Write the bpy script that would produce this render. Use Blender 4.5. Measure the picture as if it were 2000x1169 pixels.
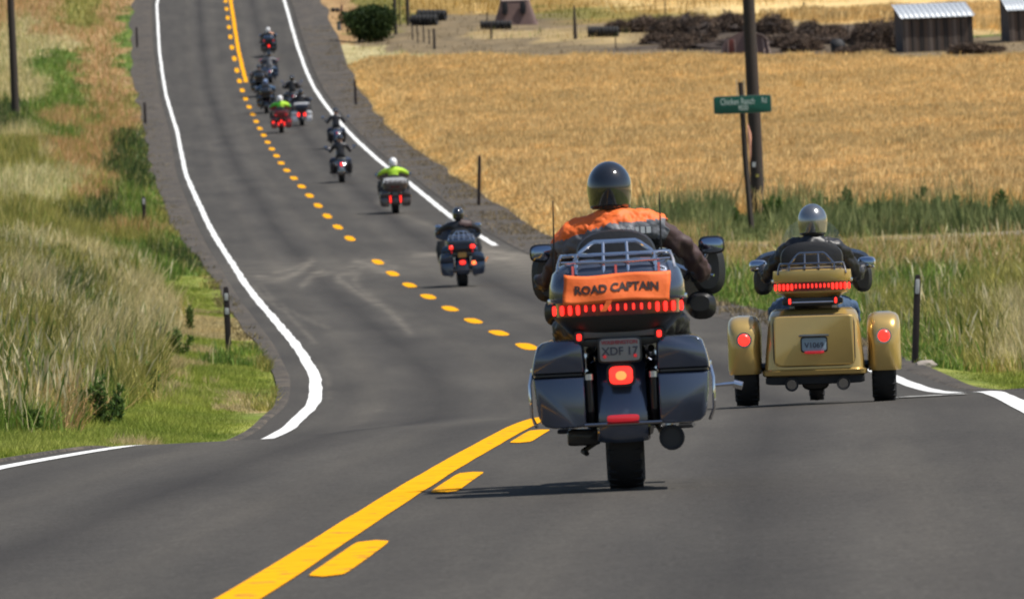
import bpy, bmesh, math, random
import numpy as np
from mathutils import Vector, Matrix
for o in list(bpy.data.objects): bpy.data.objects.remove(o)
random.seed(7); rng = np.random.default_rng(7)
SC = bpy.context.scene; COL = SC.collection
# ------------------------------------------------------------------ camera
FPX = 17500.0; ROLL = math.radians(2.5); HC = 1.19; CX, CY = 1000.0, 584.5
PITCH = math.atan(69.4/FPX)
AX = np.array([1, 0, 0.]); AF = np.array([0, math.cos(PITCH), -math.sin(PITCH)]); AU = np.array([0, math.sin(PITCH), math.cos(PITCH)])
CR = math.cos(ROLL)*AX - math.sin(ROLL)*AU; CU = math.sin(ROLL)*AX + math.cos(ROLL)*AU
cam = bpy.data.cameras.new('camera'); camo = bpy.data.objects.new('camera', cam); COL.objects.link(camo)
m = Matrix.Identity(4)
for i in range(3):
    m[i][0] = CR[i]; m[i][1] = CU[i]; m[i][2] = -AF[i]
m[2][3] = HC
camo.matrix_world = m
cam.sensor_width = 36; cam.lens = FPX/2000*36; cam.clip_start = 1; cam.clip_end = 6000
cam.dof.use_dof = True; cam.dof.focus_distance = 60; cam.dof.aperture_fstop = 13
SC.camera = camo
# ------------------------------------------------------------------ light
SUN_EL = math.radians(60); SUN_AZ = math.radians(-11)       # azimuth measured from +X, negative = towards the camera
w = bpy.data.worlds.new('World'); SC.world = w; w.use_nodes = True
nt = w.node_tree; nt.nodes.clear()
sky = nt.nodes.new('ShaderNodeTexSky'); sky.sky_type = 'NISHITA'; sky.sun_disc = False
sky.sun_elevation = SUN_EL; sky.sun_rotation = math.radians(90) - SUN_AZ
sky.air_density = 1.0; sky.dust_density = 1.0
bg = nt.nodes.new('ShaderNodeBackground'); bg.inputs[1].default_value = 0.085
wo = nt.nodes.new('ShaderNodeOutputWorld')
nt.links.new(sky.outputs[0], bg.inputs[0]); nt.links.new(bg.outputs[0], wo.inputs[0])
sl = bpy.data.lights.new('sun', 'SUN'); sl.energy = 4.6; sl.angle = math.radians(0.5); sl.color = (1, .955, .88)
so = bpy.data.objects.new('sun', sl); COL.objects.link(so)
sd = Vector((math.cos(SUN_EL)*math.cos(SUN_AZ), math.cos(SUN_EL)*math.sin(SUN_AZ), math.sin(SUN_EL)))
so.rotation_euler = sd.to_track_quat('Z', 'Y').to_euler()
SC.view_settings.view_transform = 'Standard'; SC.view_settings.look = 'None'
SC.view_settings.exposure = 0.3; SC.view_settings.gamma = 1; SC.view_settings.use_curve_mapping = False
SC.render.engine = 'CYCLES'
SC.cycles.max_bounces = 6; SC.cycles.transparent_max_bounces = 12
SC.cycles.filter_width = 1.9 if hasattr(SC.cycles, 'filter_width') else 1.5

# ------------------------------------------------------------------ survey of the road (distance, side, height)
TD = np.array([(0,0),(60,0),(66,0),(70,-.02),(74,-.09),(80,-.2),(88,-.28),(96,-.26),(104,-.17),(112,-.07),(122,.05),(134.2,.15),(146.4,.27),(158.6,.43),
 (170.8,.62),(183,.83),(195,1.07),(207.3,1.35),(219.5,1.66),(231.7,2.01),(243.9,2.38),(256,2.76),(268.3,3.17),(280.5,3.58),(292.7,4.0),(304.9,4.41),
 (317,4.82),(329.2,5.24),(341.4,5.67),(353.6,6.11),(365.8,6.56),(378,7.04),(390.2,7.53),(402.4,8.05),(414.6,8.6),(426.8,9.17),(439,9.8),(451,10.46),
 (463.3,11.2),(475.5,12.03),(487.7,12.97),(500,13.9),(512,14.81),(524.3,15.7),(536.5,16.6),(548.6,17.5),(560.8,18.36),(620,22.4),(700,28.5),(850,38),(1100,50),(1500,58),(2600,60),(6000,60)])
_g = np.arange(0, 6000, 1.0); _h = np.interp(_g, TD[:, 0], TD[:, 1])
_k = np.exp(-.5*(np.arange(-9, 10)/2.6)**2); _k /= _k.sum(); _hs = np.convolve(np.pad(_h, 9, mode='edge'), _k, 'valid')
def H(d): return np.interp(d, _g, _hs)
TC = np.array([(0,-2.0),(20,-1.35),(33,-.83),(37.1,-.71),(50.7,-.3),(61.9,.10),(74,.55),(86,.85),(98,.86),(110,.6),(122,.18),(134.2,-.2),(146.4,-.63),(158.6,-1.09),(170.8,-1.58),
 (183,-2.07),(195,-2.56),(207.3,-3.05),(219.5,-3.57),(231.7,-4.11),(243.9,-4.64),(256,-5.16),(268.3,-5.67),(280.5,-6.18),(292.7,-6.7),(304.9,-7.23),(317,-7.76),
 (329.2,-8.25),(341.4,-8.72),(353.6,-9.2),(378,-10.16),(402.4,-11.12),(426.8,-12.1),(451,-13.1),(475.5,-14.05),(500,-15),(524.3,-15.84),(560.8,-17.1),(700,-21),(900,-24)])
_c = np.interp(_g, TC[:, 0], TC[:, 1]); _cs = np.convolve(np.pad(_c, 9, mode='edge'), _k, 'valid')
def XC(d): return np.interp(d, _g, _cs)
def WL(d): return np.interp(d, [0, 50, 58.5, 66, 72, 90, 122, 171, 292, 390, 560], [3.35, 3.40, 3.38, 3.02, 2.93, 3.05, 3.05, 3.2, 3.55, 3.6, 4.3])
def WR(d): return np.interp(d, [0, 60, 70, 90, 122, 219, 300, 400, 560], [3.6, 3.5, 3.38, 3.3, 3.3, 3.2, 3.5, 3.6, 3.65])
def SHL(d): return np.interp(d, [0, 60, 90, 115, 135, 165, 190, 215, 240, 300, 500], [.1, .08, .1, .2, .32, .38, .28, .4, .65, .85, 1.3])     # gravel shoulders
def SHR(d): return np.interp(d, [0, 60, 85, 105, 125, 240, 400, 500, 700], [.25, .25, .35, .5, 1.0, 1.5, 1.8, 2.2, 2.2])
def smooth(t): t = np.clip(t, 0, 1); return t*t*(3-2*t)
def vnoise(x, y, s=1.0, seed=0):
    x = np.asarray(x, float)/s + seed*17.3; y = np.asarray(y, float)/s + seed*9.1
    xi = np.floor(x); yi = np.floor(y); fx = x-xi; fy = y-yi
    def hsh(a, b):
        v = np.sin(a*127.1 + b*311.7)*43758.5453; return v - np.floor(v)
    fx = fx*fx*(3-2*fx); fy = fy*fy*(3-2*fy)
    return (hsh(xi, yi)*(1-fx)+hsh(xi+1, yi)*fx)*(1-fy) + (hsh(xi, yi+1)*(1-fx)+hsh(xi+1, yi+1)*fx)*fy
def ROADZ(X, d):
    X = np.asarray(X, float); d = np.asarray(d, float)
    sh = np.clip(X*np.where(X < 0, 1.05, .8), -4.2, 3.2)*np.interp(d, [40, 60, 82, 105], [0, 1, 1, 0])
    return H(d - sh) - .085*smooth((-X-1.0)/1.6)*np.interp(d, [65.5, 70, 80, 90], [0, 1, 1, 0])
def GZ(X, d):
    X = np.asarray(X, float); d = np.asarray(d, float)
    z = ROADZ(X, d)
    tl = (XC(d)-WL(d)-SHL(d)) - X
    hb = np.interp(d, [0, 66, 80, 105, 160, 260, 420, 700], [.05, .05, .45, 1.0, 1.1, .9, .8, .8])
    z = z + hb*smooth((tl-.9)/4.5)*(tl > 0)
    tr = X - (XC(d)+WR(d)+SHR(d))
    z = z - .12*smooth(tr/1.0)*smooth((d-66)/10)*(1-smooth((tr-2)/2))
    off = np.maximum(tl, tr)
    z = z + smooth(off/2)*(vnoise(X, d, 2.3)-.5)*.12*smooth((d-72)/12)
    return z
def px2w(x, y, zfun=GZ):
    D = AF*FPX + CR*(x-CX) + CU*(CY-y); D = D/D[1]
    dd = np.arange(30, 1200, .25)
    zz = HC + D[2]*dd - zfun(D[0]*dd, dd)
    # the farthest crossing that is not hidden: first crossing from above
    s = np.where(zz <= 0)[0]
    d = dd[s[0]] if len(s) else 1200.
    return D[0]*d, d, float(zfun(D[0]*d, d))
def w2px(X, Y, Z):
    v = np.stack([X, Y, Z-HC], -1); ww = v@AF
    return CX + FPX*(v@CR)/ww, CY - FPX*(v@CU)/ww

# ------------------------------------------------------------------ materials
def newmat(name):
    m = bpy.data.materials.new(name); m.use_nodes = True
    return m, m.node_tree, m.node_tree.nodes['Principled BSDF']
def node(nt, t, **kw):
    n = nt.nodes.new(t)
    for k, v in kw.items():
        if k.startswith('i_'):
            n.inputs[int(k[2:])].default_value = v
        else: setattr(n, k, v)
    return n
_mc = {}
def mat(name, col, rough=.5, metal=0, coat=0, emit=0, var=.12, scale=9, bump=0, spec=.5, alpha=1, trans=0):
    if name in _mc: return _mc[name]
    m, nt, b = newmat(name); _mc[name] = m
    tc = node(nt, 'ShaderNodeTexCoord'); nz = node(nt, 'ShaderNodeTexNoise'); nz.inputs['Scale'].default_value = scale; nz.inputs['Detail'].default_value = 4
    nt.links.new(tc.outputs['Object'], nz.inputs['Vector'])
    mx = node(nt, 'ShaderNodeMix', data_type='RGBA'); mx.inputs[6].default_value = [c*(1-var) for c in col]+[1]; mx.inputs[7].default_value = [min(1, c*(1+var)) for c in col]+[1]
    nt.links.new(nz.outputs[0], mx.inputs[0]); nt.links.new(mx.outputs[2], b.inputs['Base Color'])
    b.inputs['Roughness'].default_value = rough; b.inputs['Metallic'].default_value = metal
    b.inputs['Coat Weight'].default_value = coat; b.inputs['Coat Roughness'].default_value = .06
    b.inputs['Specular IOR Level'].default_value = spec; b.inputs['Alpha'].default_value = alpha
    b.inputs['Transmission Weight'].default_value = trans
    if emit:
        b.inputs['Emission Color'].default_value = (*col, 1); b.inputs['Emission Strength'].default_value = emit
    if bump:
        bp = node(nt, 'ShaderNodeBump'); bp.inputs['Strength'].default_value = bump; bp.inputs['Distance'].default_value = .01
        nt.links.new(nz.outputs[0], bp.inputs['Height']); nt.links.new(bp.outputs[0], b.inputs['Normal'])
    return m

def noise_mix(nt, vec, scale, detail, c0, c1, lo=.35, hi=.65, stretch=None):
    if stretch:
        mp = node(nt, 'ShaderNodeMapping'); mp.inputs['Scale'].default_value = stretch; nt.links.new(vec, mp.inputs['Vector']); vec = mp.outputs[0]
    n = node(nt, 'ShaderNodeTexNoise'); n.inputs['Scale'].default_value = scale; n.inputs['Detail'].default_value = detail; nt.links.new(vec, n.inputs['Vector'])
    r = node(nt, 'ShaderNodeValToRGB'); r.color_ramp.elements[0].position = lo; r.color_ramp.elements[1].position = hi
    r.color_ramp.elements[0].color = (*c0, 1); r.color_ramp.elements[1].color = (*c1, 1); nt.links.new(n.outputs[0], r.inputs[0])
    return r.outputs[0]
def mul(nt, a, b):
    x = node(nt, 'ShaderNodeMix', data_type='RGBA', blend_type='MULTIPLY'); x.inputs[0].default_value = 1; nt.links.new(a, x.inputs[6]); nt.links.new(b, x.inputs[7]); return x.outputs[2]

def asphalt_mat():
    m, nt, b = newmat('asphalt')
    uv = node(nt, 'ShaderNodeUVMap', uv_map='lane'); v = uv.outputs[0]
    sep = node(nt, 'ShaderNodeSeparateXYZ'); nt.links.new(v, sep.inputs[0])
    # oil strip in the middle of each lane, paler wheel tracks
    wv = node(nt, 'ShaderNodeMath', operation='ABSOLUTE'); nt.links.new(sep.outputs[0], wv.inputs[0])
    sub = node(nt, 'ShaderNodeMath', operation='SUBTRACT', i_1=1.65); nt.links.new(wv.outputs[0], sub.inputs[0])
    ab = node(nt, 'ShaderNodeMath', operation='ABSOLUTE'); nt.links.new(sub.outputs[0], ab.inputs[0])
    r = node(nt, 'ShaderNodeValToRGB'); e = r.color_ramp.elements; e[0].position = .0; e[0].color = (.66, .66, .68, 1); e[1].position = .45; e[1].color = (1.0, 1.0, 1.0, 1)
    e2 = r.color_ramp.elements.new(.75); e2.color = (1.07, 1.06, 1.04, 1); e3 = r.color_ramp.elements.new(1.0); e3.color = (.93, .93, .93, 1)
    nt.links.new(ab.outputs[0], r.inputs[0])
    fine = mul(nt, noise_mix(nt, v, 38, 7, (.046, .0425, .038), (.097, .0905, .082), .3, .7), mul(nt, noise_mix(nt, v, 140, 4, (.66, .66, .66), (1.36, 1.36, 1.36), .3, .7), noise_mix(nt, v, 9, 6, (.92, .92, .92), (1.08, 1.08, 1.07), .34, .66, (1, .4, 1))))
    big = noise_mix(nt, v, .55, 5, (.86, .86, .87), (1.12, 1.11, 1.10), .35, .7, (1, .16, 1))
    streak = noise_mix(nt, v, 2.2, 4, (.9, .9, .91), (1.07, 1.07, 1.06), .35, .65, (1, .05, 1))
    c = mul(nt, mul(nt, mul(nt, fine, big), streak), r.outputs[0])
    # gravel carried across at the junction
    at = node(nt, 'ShaderNodeAttribute', attribute_name='dust')
    dn = noise_mix(nt, v, 1.6, 6, (0.2, 0.2, .2), (1, 1, 1), .34, .62, (1, .5, 1))
    dm = node(nt, 'ShaderNodeMath', operation='MULTIPLY'); nt.links.new(at.outputs['Fac'], dm.inputs[0]); nt.links.new(dn, dm.inputs[1])
    mx = node(nt, 'ShaderNodeMix', data_type='RGBA'); nt.links.new(dm.outputs[0], mx.inputs[0]); nt.links.new(c, mx.inputs[6]); mx.inputs[7].default_value = (.22, .195, .16, 1)
    nt.links.new(mx.outputs[2], b.inputs['Base Color'])
    b.inputs['Roughness'].default_value = .95; b.inputs['Specular IOR Level'].default_value = .12
    n = node(nt, 'ShaderNodeTexNoise'); n.inputs['Scale'].default_value = 60; nt.links.new(v, n.inputs['Vector'])
    bp = node(nt, 'ShaderNodeBump'); bp.inputs['Strength'].default_value = .5; bp.inputs['Distance'].default_value = .006; nt.links.new(n.outputs[0], bp.inputs['Height']); nt.links.new(bp.outputs[0], b.inputs['Normal'])
    return m
def gravel_mat():
    m, nt, b = newmat('gravel'); tc = node(nt, 'ShaderNodeTexCoord'); v = tc.outputs['Object']
    a = noise_mix(nt, v, 9, 7, (.032, .029, .027), (.105, .095, .084), .33, .72)
    c = mul(nt, noise_mix(nt, v, .8, 4, (.75, .75, .75), (1.35, 1.25, 1.12), .35, .7), noise_mix(nt, v, 2.6, 6, (.62, .60, .58), (1.5, 1.42, 1.3), .34, .68))
    nt.links.new(mul(nt, a, c), b.inputs['Base Color']); b.inputs['Roughness'].default_value = .95
    n = node(nt, 'ShaderNodeTexNoise'); n.inputs['Scale'].default_value = 25; n.inputs['Detail'].default_value = 6; nt.links.new(v, n.inputs['Vector'])
    bp = node(nt, 'ShaderNodeBump'); bp.inputs['Strength'].default_value = 1; bp.inputs['Distance'].default_value = .03; nt.links.new(n.outputs[0], bp.inputs['Height']); nt.links.new(bp.outputs[0], b.inputs['Normal'])
    return m
def paint_mat(name, col, under=(.06, .058, .055), lo=.31, hi=.41):
    m, nt, b = newmat(name); uv = node(nt, 'ShaderNodeUVMap', uv_map='lane'); v = uv.outputs[0]
    a = noise_mix(nt, v, 7, 8, under, col, lo, hi)
    c = noise_mix(nt, v, 3, 5, (.9, .9, .9), (1.04, 1.04, 1.04), .3, .7)
    nt.links.new(mul(nt, a, c), b.inputs['Base Color']); b.inputs['Roughness'].default_value = 1; b.inputs['Specular IOR Level'].default_value = .05
    return m
def attr_mat(name, rough=.9, sheen=.0, translucent=0.0):
    m, nt, b = newmat(name)
    at = node(nt, 'ShaderNodeAttribute', attribute_name='col')
    tc = node(nt, 'ShaderNodeTexCoord')
    nz = noise_mix(nt, tc.outputs['Object'], 5, 6, (.82, .82, .82), (1.18, 1.18, 1.18), .35, .65)
    nz2 = noise_mix(nt, tc.outputs['Object'], .9, 5, (.80, .82, .84), (1.16, 1.14, 1.08), .35, .65)
    c = mul(nt, mul(nt, at.outputs['Color'], nz), nz2)
    nt.links.new(c, b.inputs['Base Color']); b.inputs['Roughness'].default_value = rough; b.inputs['Specular IOR Level'].default_value = .2
    if translucent:
        t = node(nt, 'ShaderNodeBsdfTranslucent'); nt.links.new(c, t.inputs[0])
        s = node(nt, 'ShaderNodeMixShader'); s.inputs[0].default_value = translucent
        out = nt.nodes['Material Output']; nt.links.new(b.outputs[0], s.inputs[1]); nt.links.new(t.outputs[0], s.inputs[2]); nt.links.new(s.outputs[0], out.inputs[0])
    return m
M_ASPH = asphalt_mat(); M_GRAV = gravel_mat(); M_WHITE = paint_mat('white_road_paint', (.78, .78, .76)); M_YEL = paint_mat('yellow_road_paint', (.80, .36, .005))
M_WORN = paint_mat('worn_white_paint', (.6, .6, .57), lo=.45, hi=.6)
M_GROUND = attr_mat('soil_and_litter', 1.0); M_BLADE = attr_mat('grass_blades', .75, translucent=.3); M_WHEAT = attr_mat('ripe_wheat', .7, translucent=.25)

# ------------------------------------------------------------------ linking
def setp(o, label=None, cat=None, group=None, kind=None):
    if label: o['label'] = label
    if cat: o['category'] = cat
    if group: o['group'] = group
    if kind: o['kind'] = kind
    return o
def link(name, me, parent=None, **kw):
    o = bpy.data.objects.new(name, me); COL.objects.link(o)
    if parent is not None: o.parent = parent
    return setp(o, **kw)
def npmesh(name, V, Fs, mats, smooth_=False):
    """V (n,3); Fs list of (k,n) index arrays of the same arity"""
    me = bpy.data.meshes.new(name); V = np.asarray(V, np.float32)
    me.vertices.add(len(V)); me.vertices.foreach_set('co', V.ravel())
    tot = sum(f.size for f in Fs); nf = sum(len(f) for f in Fs)
    me.loops.add(tot); me.polygons.add(nf)
    me.loops.foreach_set('vertex_index', np.concatenate([f.ravel() for f in Fs]).astype(np.int32))
    st = []; s = 0
    for f in Fs:
        st.append(s+np.arange(len(f))*f.shape[1]); s += f.size
    me.polygons.foreach_set('loop_start', np.concatenate(st).astype(np.int32))
    if mats: 
        for mm in (mats if isinstance(mats, (list, tuple)) else [mats]): me.materials.append(mm)
    me.update(calc_edges=True); me.validate()
    if smooth_: me.polygons.foreach_set('use_smooth', np.ones(nf, bool))
    return me
def setcol(me, C):
    a = me.color_attributes.new('col', 'FLOAT_COLOR', 'POINT'); c = np.ones((len(C), 4), np.float32); c[:, :3] = C; a.data.foreach_set('color', c.ravel())
def strip(name, ds, xl, xr, zoff, matl, nx=1, parent=None, lat0=None, extra=None, **kw):
    """a ribbon lying on the road surface between lateral curves xl(d), xr(d)"""
    ds = np.asarray(ds, float); a = np.array(xl, float)*np.ones_like(ds) if not callable(xl) else xl(ds); b = np.array(xr, float)*np.ones_like(ds) if not callable(xr) else xr(ds)
    T = np.linspace(0, 1, nx+1); X = a[:, None]*(1-T)+b[:, None]*T; D = ds[:, None]*np.ones(nx+1)
    Z = ROADZ(X, D)+zoff; n = nx+1
    idx = np.arange(len(ds)*n).reshape(len(ds), n)
    Fq = np.stack([idx[:-1, :-1], idx[:-1, 1:], idx[1:, 1:], idx[1:, :-1]], -1).reshape(-1, 4)
    me = npmesh(name, np.stack([X, D, Z], -1).reshape(-1, 3), [Fq], matl, True)
    uvl = me.uv_layers.new(name='lane'); lat = (X - XC(D)).ravel(); U = np.stack([lat, D.ravel()], -1)[Fq.ravel()]
    uvl.data.foreach_set('uv', U.astype(np.float32).ravel())
    if extra is not None:
        at = me.attributes.new('dust', 'FLOAT', 'POINT'); at.data.foreach_set('value', extra(X, D).ravel().astype(np.float32))
    return link(name, me, parent, **kw)

# ------------------------------------------------------------------ what grows where (patches, surveyed once, stay in world space)
# class: (colour A, colour B, height lo, height hi, width, density factor)
CLS = {
 'wheat': ((.66,.455,.185), (.84,.63,.31), .60, .80, .0165, 1.0),
 'olive': ((.10,.13,.025), (.52,.44,.13), .35, .6, .014, 1.0),
 'straw': ((.46,.38,.17), (.70,.60,.33), .4, .65, .013, 1.0),
 'cream': ((.54,.47,.23), (.74,.67,.40), .3, .5, .016, 1.0),
 'green': ((.06,.125,.02), (.26,.36,.07), .28, .45, .02, 1.0),
 'dkgreen': ((.035,.065,.020), (.10,.13,.04), .3, .55, .022, 1.0),
 'rust': ((.42,.25,.11), (.62,.41,.20), .3, .5, .016, 1.0),
 'lime': ((.17,.24,.03), (.44,.45,.11), .07, .16, .012, 1.6),
 'tan': ((.44,.35,.17), (.62,.51,.27), .08, .2, .014, 1.6),
 'weed': ((.07,.11,.035), (.33,.34,.14), .25, .95, .022, .9),
 'brushland': ((.05,.04,.035), (.22,.165,.12), .03, .25, .03, .5),
 'dry': ((.42,.30,.13), (.62,.46,.23), .25, .45, .016, 1.0),
 'dirt': ((.28,.20,.12), (.38,.28,.18), .02, .05, .02, .15),
 'gyard': ((.20,.15,.085), (.36,.27,.16), .08, .25, .03, .5),
 'gold2': ((.36,.23,.06), (.52,.33,.10), .35, .55, .03, .9),
 'yellowgreen': ((.18,.17,.035), (.32,.27,.07), .3, .5, .03, .9),
}
NAMES = list(CLS); IDX = {k: i for i, k in enumerate(NAMES)}
PL = [  # left side ellipses: class, cx, cy, rx, ry   (later wins)
 ('olive', 150, 500, 900, 2000),
 ('rust', 200, 40, 260, 70), ('straw', 70, 130, 95, 95), ('rust', 120, 60, 60, 18), ('olive', 170, 20, 60, 40), ('green', 120, 130, 60, 30), ('green', 155, 150, 60, 50), ('rust', 215, 140, 60, 90),
 ('dkgreen', 20, 240, 60, 40), ('green', 130, 225, 90, 45), ('rust', 235, 200, 60, 55), ('rust', 120, 235, 45, 22), ('rust', 200, 260, 40, 20),
 ('green', 258, 40, 22, 25), ('green', 255, 105, 32, 50), ('rust', 210, 60, 25, 70), ('olive', 270, 195, 25, 25),
 ('straw', 40, 270, 50, 20), ('olive', 60, 300, 90, 20), ('straw', 130, 300, 50, 22), ('rust', 175, 335, 70, 60), ('rust', 140, 290, 60, 20), ('cream', 60, 370, 110, 35), ('dkgreen', 265, 295, 48, 42), ('green', 265, 350, 52, 60), ('dkgreen', 255, 330, 50, 40),
 ('dkgreen', 130, 430, 45, 22), ('dkgreen', 215, 425, 48, 32), ('green', 275, 420, 45, 40), ('olive', 50, 430, 80, 30), ('rust', 180, 385, 40, 20),
 ('green', 310, 505, 110, 45), ('dkgreen', 355, 505, 55, 25), ('olive', 250, 470, 60, 20), ('rust', 265, 455, 55, 14), ('cream', 60, 500, 90, 18), ('straw', 160, 530, 80, 30),
 ('lime', 405, 720, 125, 150), ('lime', 360, 600, 90, 60), ('lime', 420, 640, 80, 80), ('tan', 400, 645, 110, 28), ('tan', 480, 660, 40, 30), ('lime', 430, 700, 110, 30), ('green', 480, 715, 40, 12),
 ('tan', 350, 735, 70, 35), ('lime', 450, 760, 110, 40), ('tan', 400, 790, 130, 12), ('lime', 330, 810, 190, 28), ('tan', 480, 820, 60, 18),
 ('straw', 250, 660, 75, 90), ('olive', 215, 760, 60, 60), ('olive', 90, 640, 150, 130), ('green', 170, 655, 25, 50), ('dkgreen', 140, 600, 45, 35), ('straw', 60, 610, 40, 50), ('straw', 200, 720, 40, 40),
 ('olive', 80, 790, 130, 50), ('green', 190, 800, 45, 30), ('green', 20, 830, 50, 30), ('rust', 110, 820, 50, 30), ('green', 80, 760, 40, 30), ('lime', 100, 862, 420, 22), ('lime', 350, 880, 330, 78), ('lime', 60, 915, 340, 42), ('tan', 300, 900, 60, 14),
]
PR = [ # right side bands by v at x (v decreases with distance), polygons as (class, [(x, vtop)...], [(x, vbottom)...])
 ('wheat', [(600,-400),(2100,-400)], [(600,60),(2100,60)]),
 ('gold2', [(600,-60),(2100,-60)], [(600,32),(1000,28),(1240,52),(1300,40),(2100,62)]),
 ('wheat', [(1230,-400),(2100,-400)], [(1230,8),(1300,20),(1560,42),(1700,48),(2100,72)]),
 ('yellowgreen', [(1030,8),(1080,16),(1260,30),(1330,34)], [(1030,14),(1080,38),(1250,46),(1330,48)]),
 ('green', [(1560,45),(1700,45)], [(1560,55),(1700,57)]),
 ('gyard', [(600,32),(1000,28),(1240,50),(1400,52),(2100,72)], [(600,135),(2100,135)]),
 ('brushland', [(1215,48),(1250,40),(1760,46)], [(1215,74),(1250,120),(1760,130)]),
 ('dry', [(930,55),(1250,62)], [(930,80),(1250,84)]),
 ('rust', [(600,-60),(690,-60)], [(600,110),(690,110)]),
 ('yellowgreen', [(690,-60),(800,-60)], [(690,72),(800,60)]),
 ('straw', [(660,88),(800,98),(850,104)], [(660,128),(800,128),(850,128)]),
 ('wheat', [(600,128),(900,126),(2100,130)], [(600,500),(1040,500),(1180,480),(1260,432),(1500,425),(2100,425)]),
 ('weed', [(1180,432),(1500,425),(2100,425)], [(1180,470),(1400,470),(2100,458)]),
 ('dry', [(1000,470),(1180,470),(1400,470),(2100,456)], [(1000,545),(1400,545),(2100,555)]),
 ('dirt', [(1690,471),(1760,468),(1890,466)], [(1690,476),(1760,477),(1890,474)]),
 ('green', [(960,545),(1400,543),(2100,553)], [(960,760),(2100,1200)]),
 ('olive', [(1700,600),(1860,640),(1900,560),(2100,540)], [(1700,640),(1860,680),(1900,720),(2100,760)]),
 ('straw', [(1955,640),(1975,610),(2100,600)], [(1955,715),(1975,745),(2100,760)]),
 ('lime', [(1400,640),(1500,610),(1760,705),(1850,712),(2100,752)], [(1400,1200),(2100,1200)]),
]
def classify(X, d, Z):
    x, v = w2px(X, d, Z)
    jx = (vnoise(X, d, 1.1, 3)-.5)*2; jy = (vnoise(X, d, 2.7, 5)-.5)*2
    sc = FPX/d/100
    jf = (vnoise(X, d, .22, 15)-.5)*2; x = x + jf*9*sc; v = v + jf*7*np.minimum(sc, 1.2)
    x = x + jx*30*np.maximum(sc, .75) + (vnoise(X, d, 4.5, 61)-.5)*46; v = v + jy*16*np.clip(sc, .6, 1.2)
    out = np.full(X.shape, IDX['olive'])
    left = X < XC(d)
    for c, a, b_, rx, ry in PL:
        out[(((x-a)/rx)**2+((v-b_)/ry)**2 < 1) & left] = IDX[c]
    right = ~left
    o2 = np.full(X.shape, IDX['green'])
    for c, T, B in PR:
        T = np.array(T, float); B = np.array(B, float)
        lo = np.interp(x, T[:, 0], T[:, 1]); hi = np.interp(x, B[:, 0], B[:, 1])
        jn = np.where(np.isin(c, ['wheat', 'gyard', 'dirt']), 0.35, 1.0)
        vv = v - jy*14*np.minimum(sc, 1.2)*(1-jn); xq = np.minimum(x, 2095)
        o2[(vv >= lo) & (vv < hi) & (xq >= T[0, 0]) & (xq <= T[-1, 0]) & right] = IDX[c]
    out[right] = o2[right]
    return out
CA = np.array([CLS[n][0] for n in NAMES]); CB = np.array([CLS[n][1] for n in NAMES]); HL = np.array([CLS[n][2] for n in NAMES]); HH = np.array([CLS[n][3] for n in NAMES]); CW = np.array([CLS[n][4] for n in NAMES]); CD = np.array([CLS[n][5] for n in NAMES])

# ------------------------------------------------------------------ ground sheet
ROWS = np.concatenate([np.arange(0, 60, 2.), np.arange(60, 130, .5), np.arange(130, 240, .5), np.arange(240, 300, 1.), np.arange(300, 720, 2.), np.geomspace(720, 4000, 30)])
def ground():
    T = np.concatenate([-np.geomspace(1, 700, 40)[::-1]+1, np.linspace(0, 0, 0)])
    left = np.sort(-np.concatenate([[0, .02], np.arange(.25, 5, .25), np.arange(5, 14, .6), np.geomspace(14, 900, 22)]))
    right = -left[::-1]
    V = []; L = []
    R = ROWS[:, None]; eL = XC(ROWS)-WL(ROWS)-.30; eR = XC(ROWS)+WR(ROWS)+.30
    Xl = eL[:, None]+left[None, :]; Xr = eR[:, None]+right[None, :]
    X = np.concatenate([Xl, Xr], 1); D = R*np.ones_like(X); Z = GZ(X, D)
    nl = len(left); Z[:, nl-1] -= .08; Z[:, nl] -= .08          # tucked under the road slab
    cl = classify(X, D, Z); t = vnoise(X, D, .7, 9)[..., None]
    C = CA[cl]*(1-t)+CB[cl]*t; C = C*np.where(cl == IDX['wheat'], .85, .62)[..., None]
    onsh = ((XC(D)-WL(D)-SHL(D) < X) & (X < XC(D))) | ((X < XC(D)+WR(D)+SHR(D)) & (X > XC(D)))
    C[onsh] = (.075, .065, .055)
    n = X.shape[1]; idx = np.arange(X.size).reshape(X.shape)
    F = np.stack([idx[:-1, :-1], idx[:-1, 1:], idx[1:, 1:], idx[1:, :-1]], -1).reshape(-1, 4)
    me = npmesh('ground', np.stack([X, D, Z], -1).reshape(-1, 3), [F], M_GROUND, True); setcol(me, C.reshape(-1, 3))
    link('ground', me, label='rolling farmland soil under the grass and wheat', kind='structure')
ground()
# road slab and its markings
RD = np.concatenate([np.arange(0, 60, 2.), np.arange(60, 130, .5), np.arange(130, 240, .5), np.arange(240, 300, 1.), np.arange(300, 720, 2.)])
DUST = [  # tyre swept gravel at the junction: polyline in survey pixels, half width, strength
 ([(609,510),(582,533),(544,548),(505,541)], 5, .9), ([(628,529),(605,541),(590,560)], 5, .8), ([(600,512),(570,526),(535,533)], 3, .6),
 ([(689,533),(659,537),(662,548),(682,560),(716,583),(755,602),(782,629),(800,650)], 5, .9), ([(700,535),(690,548),(705,566),(740,590)], 4, .6),
 ([(494,560),(524,587),(563,614),(590,640),(612,668)], 3.5, .75), ([(506,556),(540,590),(585,618),(640,640)], 3, .5),
 ([(697,510),(728,519),(759,533)], 6, .8), ([(705,522),(740,512),(770,520)], 5, .6), ([(812,498),(862,498),(966,494),(1040,502)], 6, .9), ([(940,505),(1000,498),(1060,510)], 8, .6),
 ([(740,395),(797,425),(851,445),(900,470),(960,488)], 5, .5), ([(600,545),(640,534),(690,520),(730,505)], 4, .55), ([(610,700),(640,735),(645,775),(620,800)], 2.5, .35), ([(700,830),(740,800)], 2, .35)]
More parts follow.
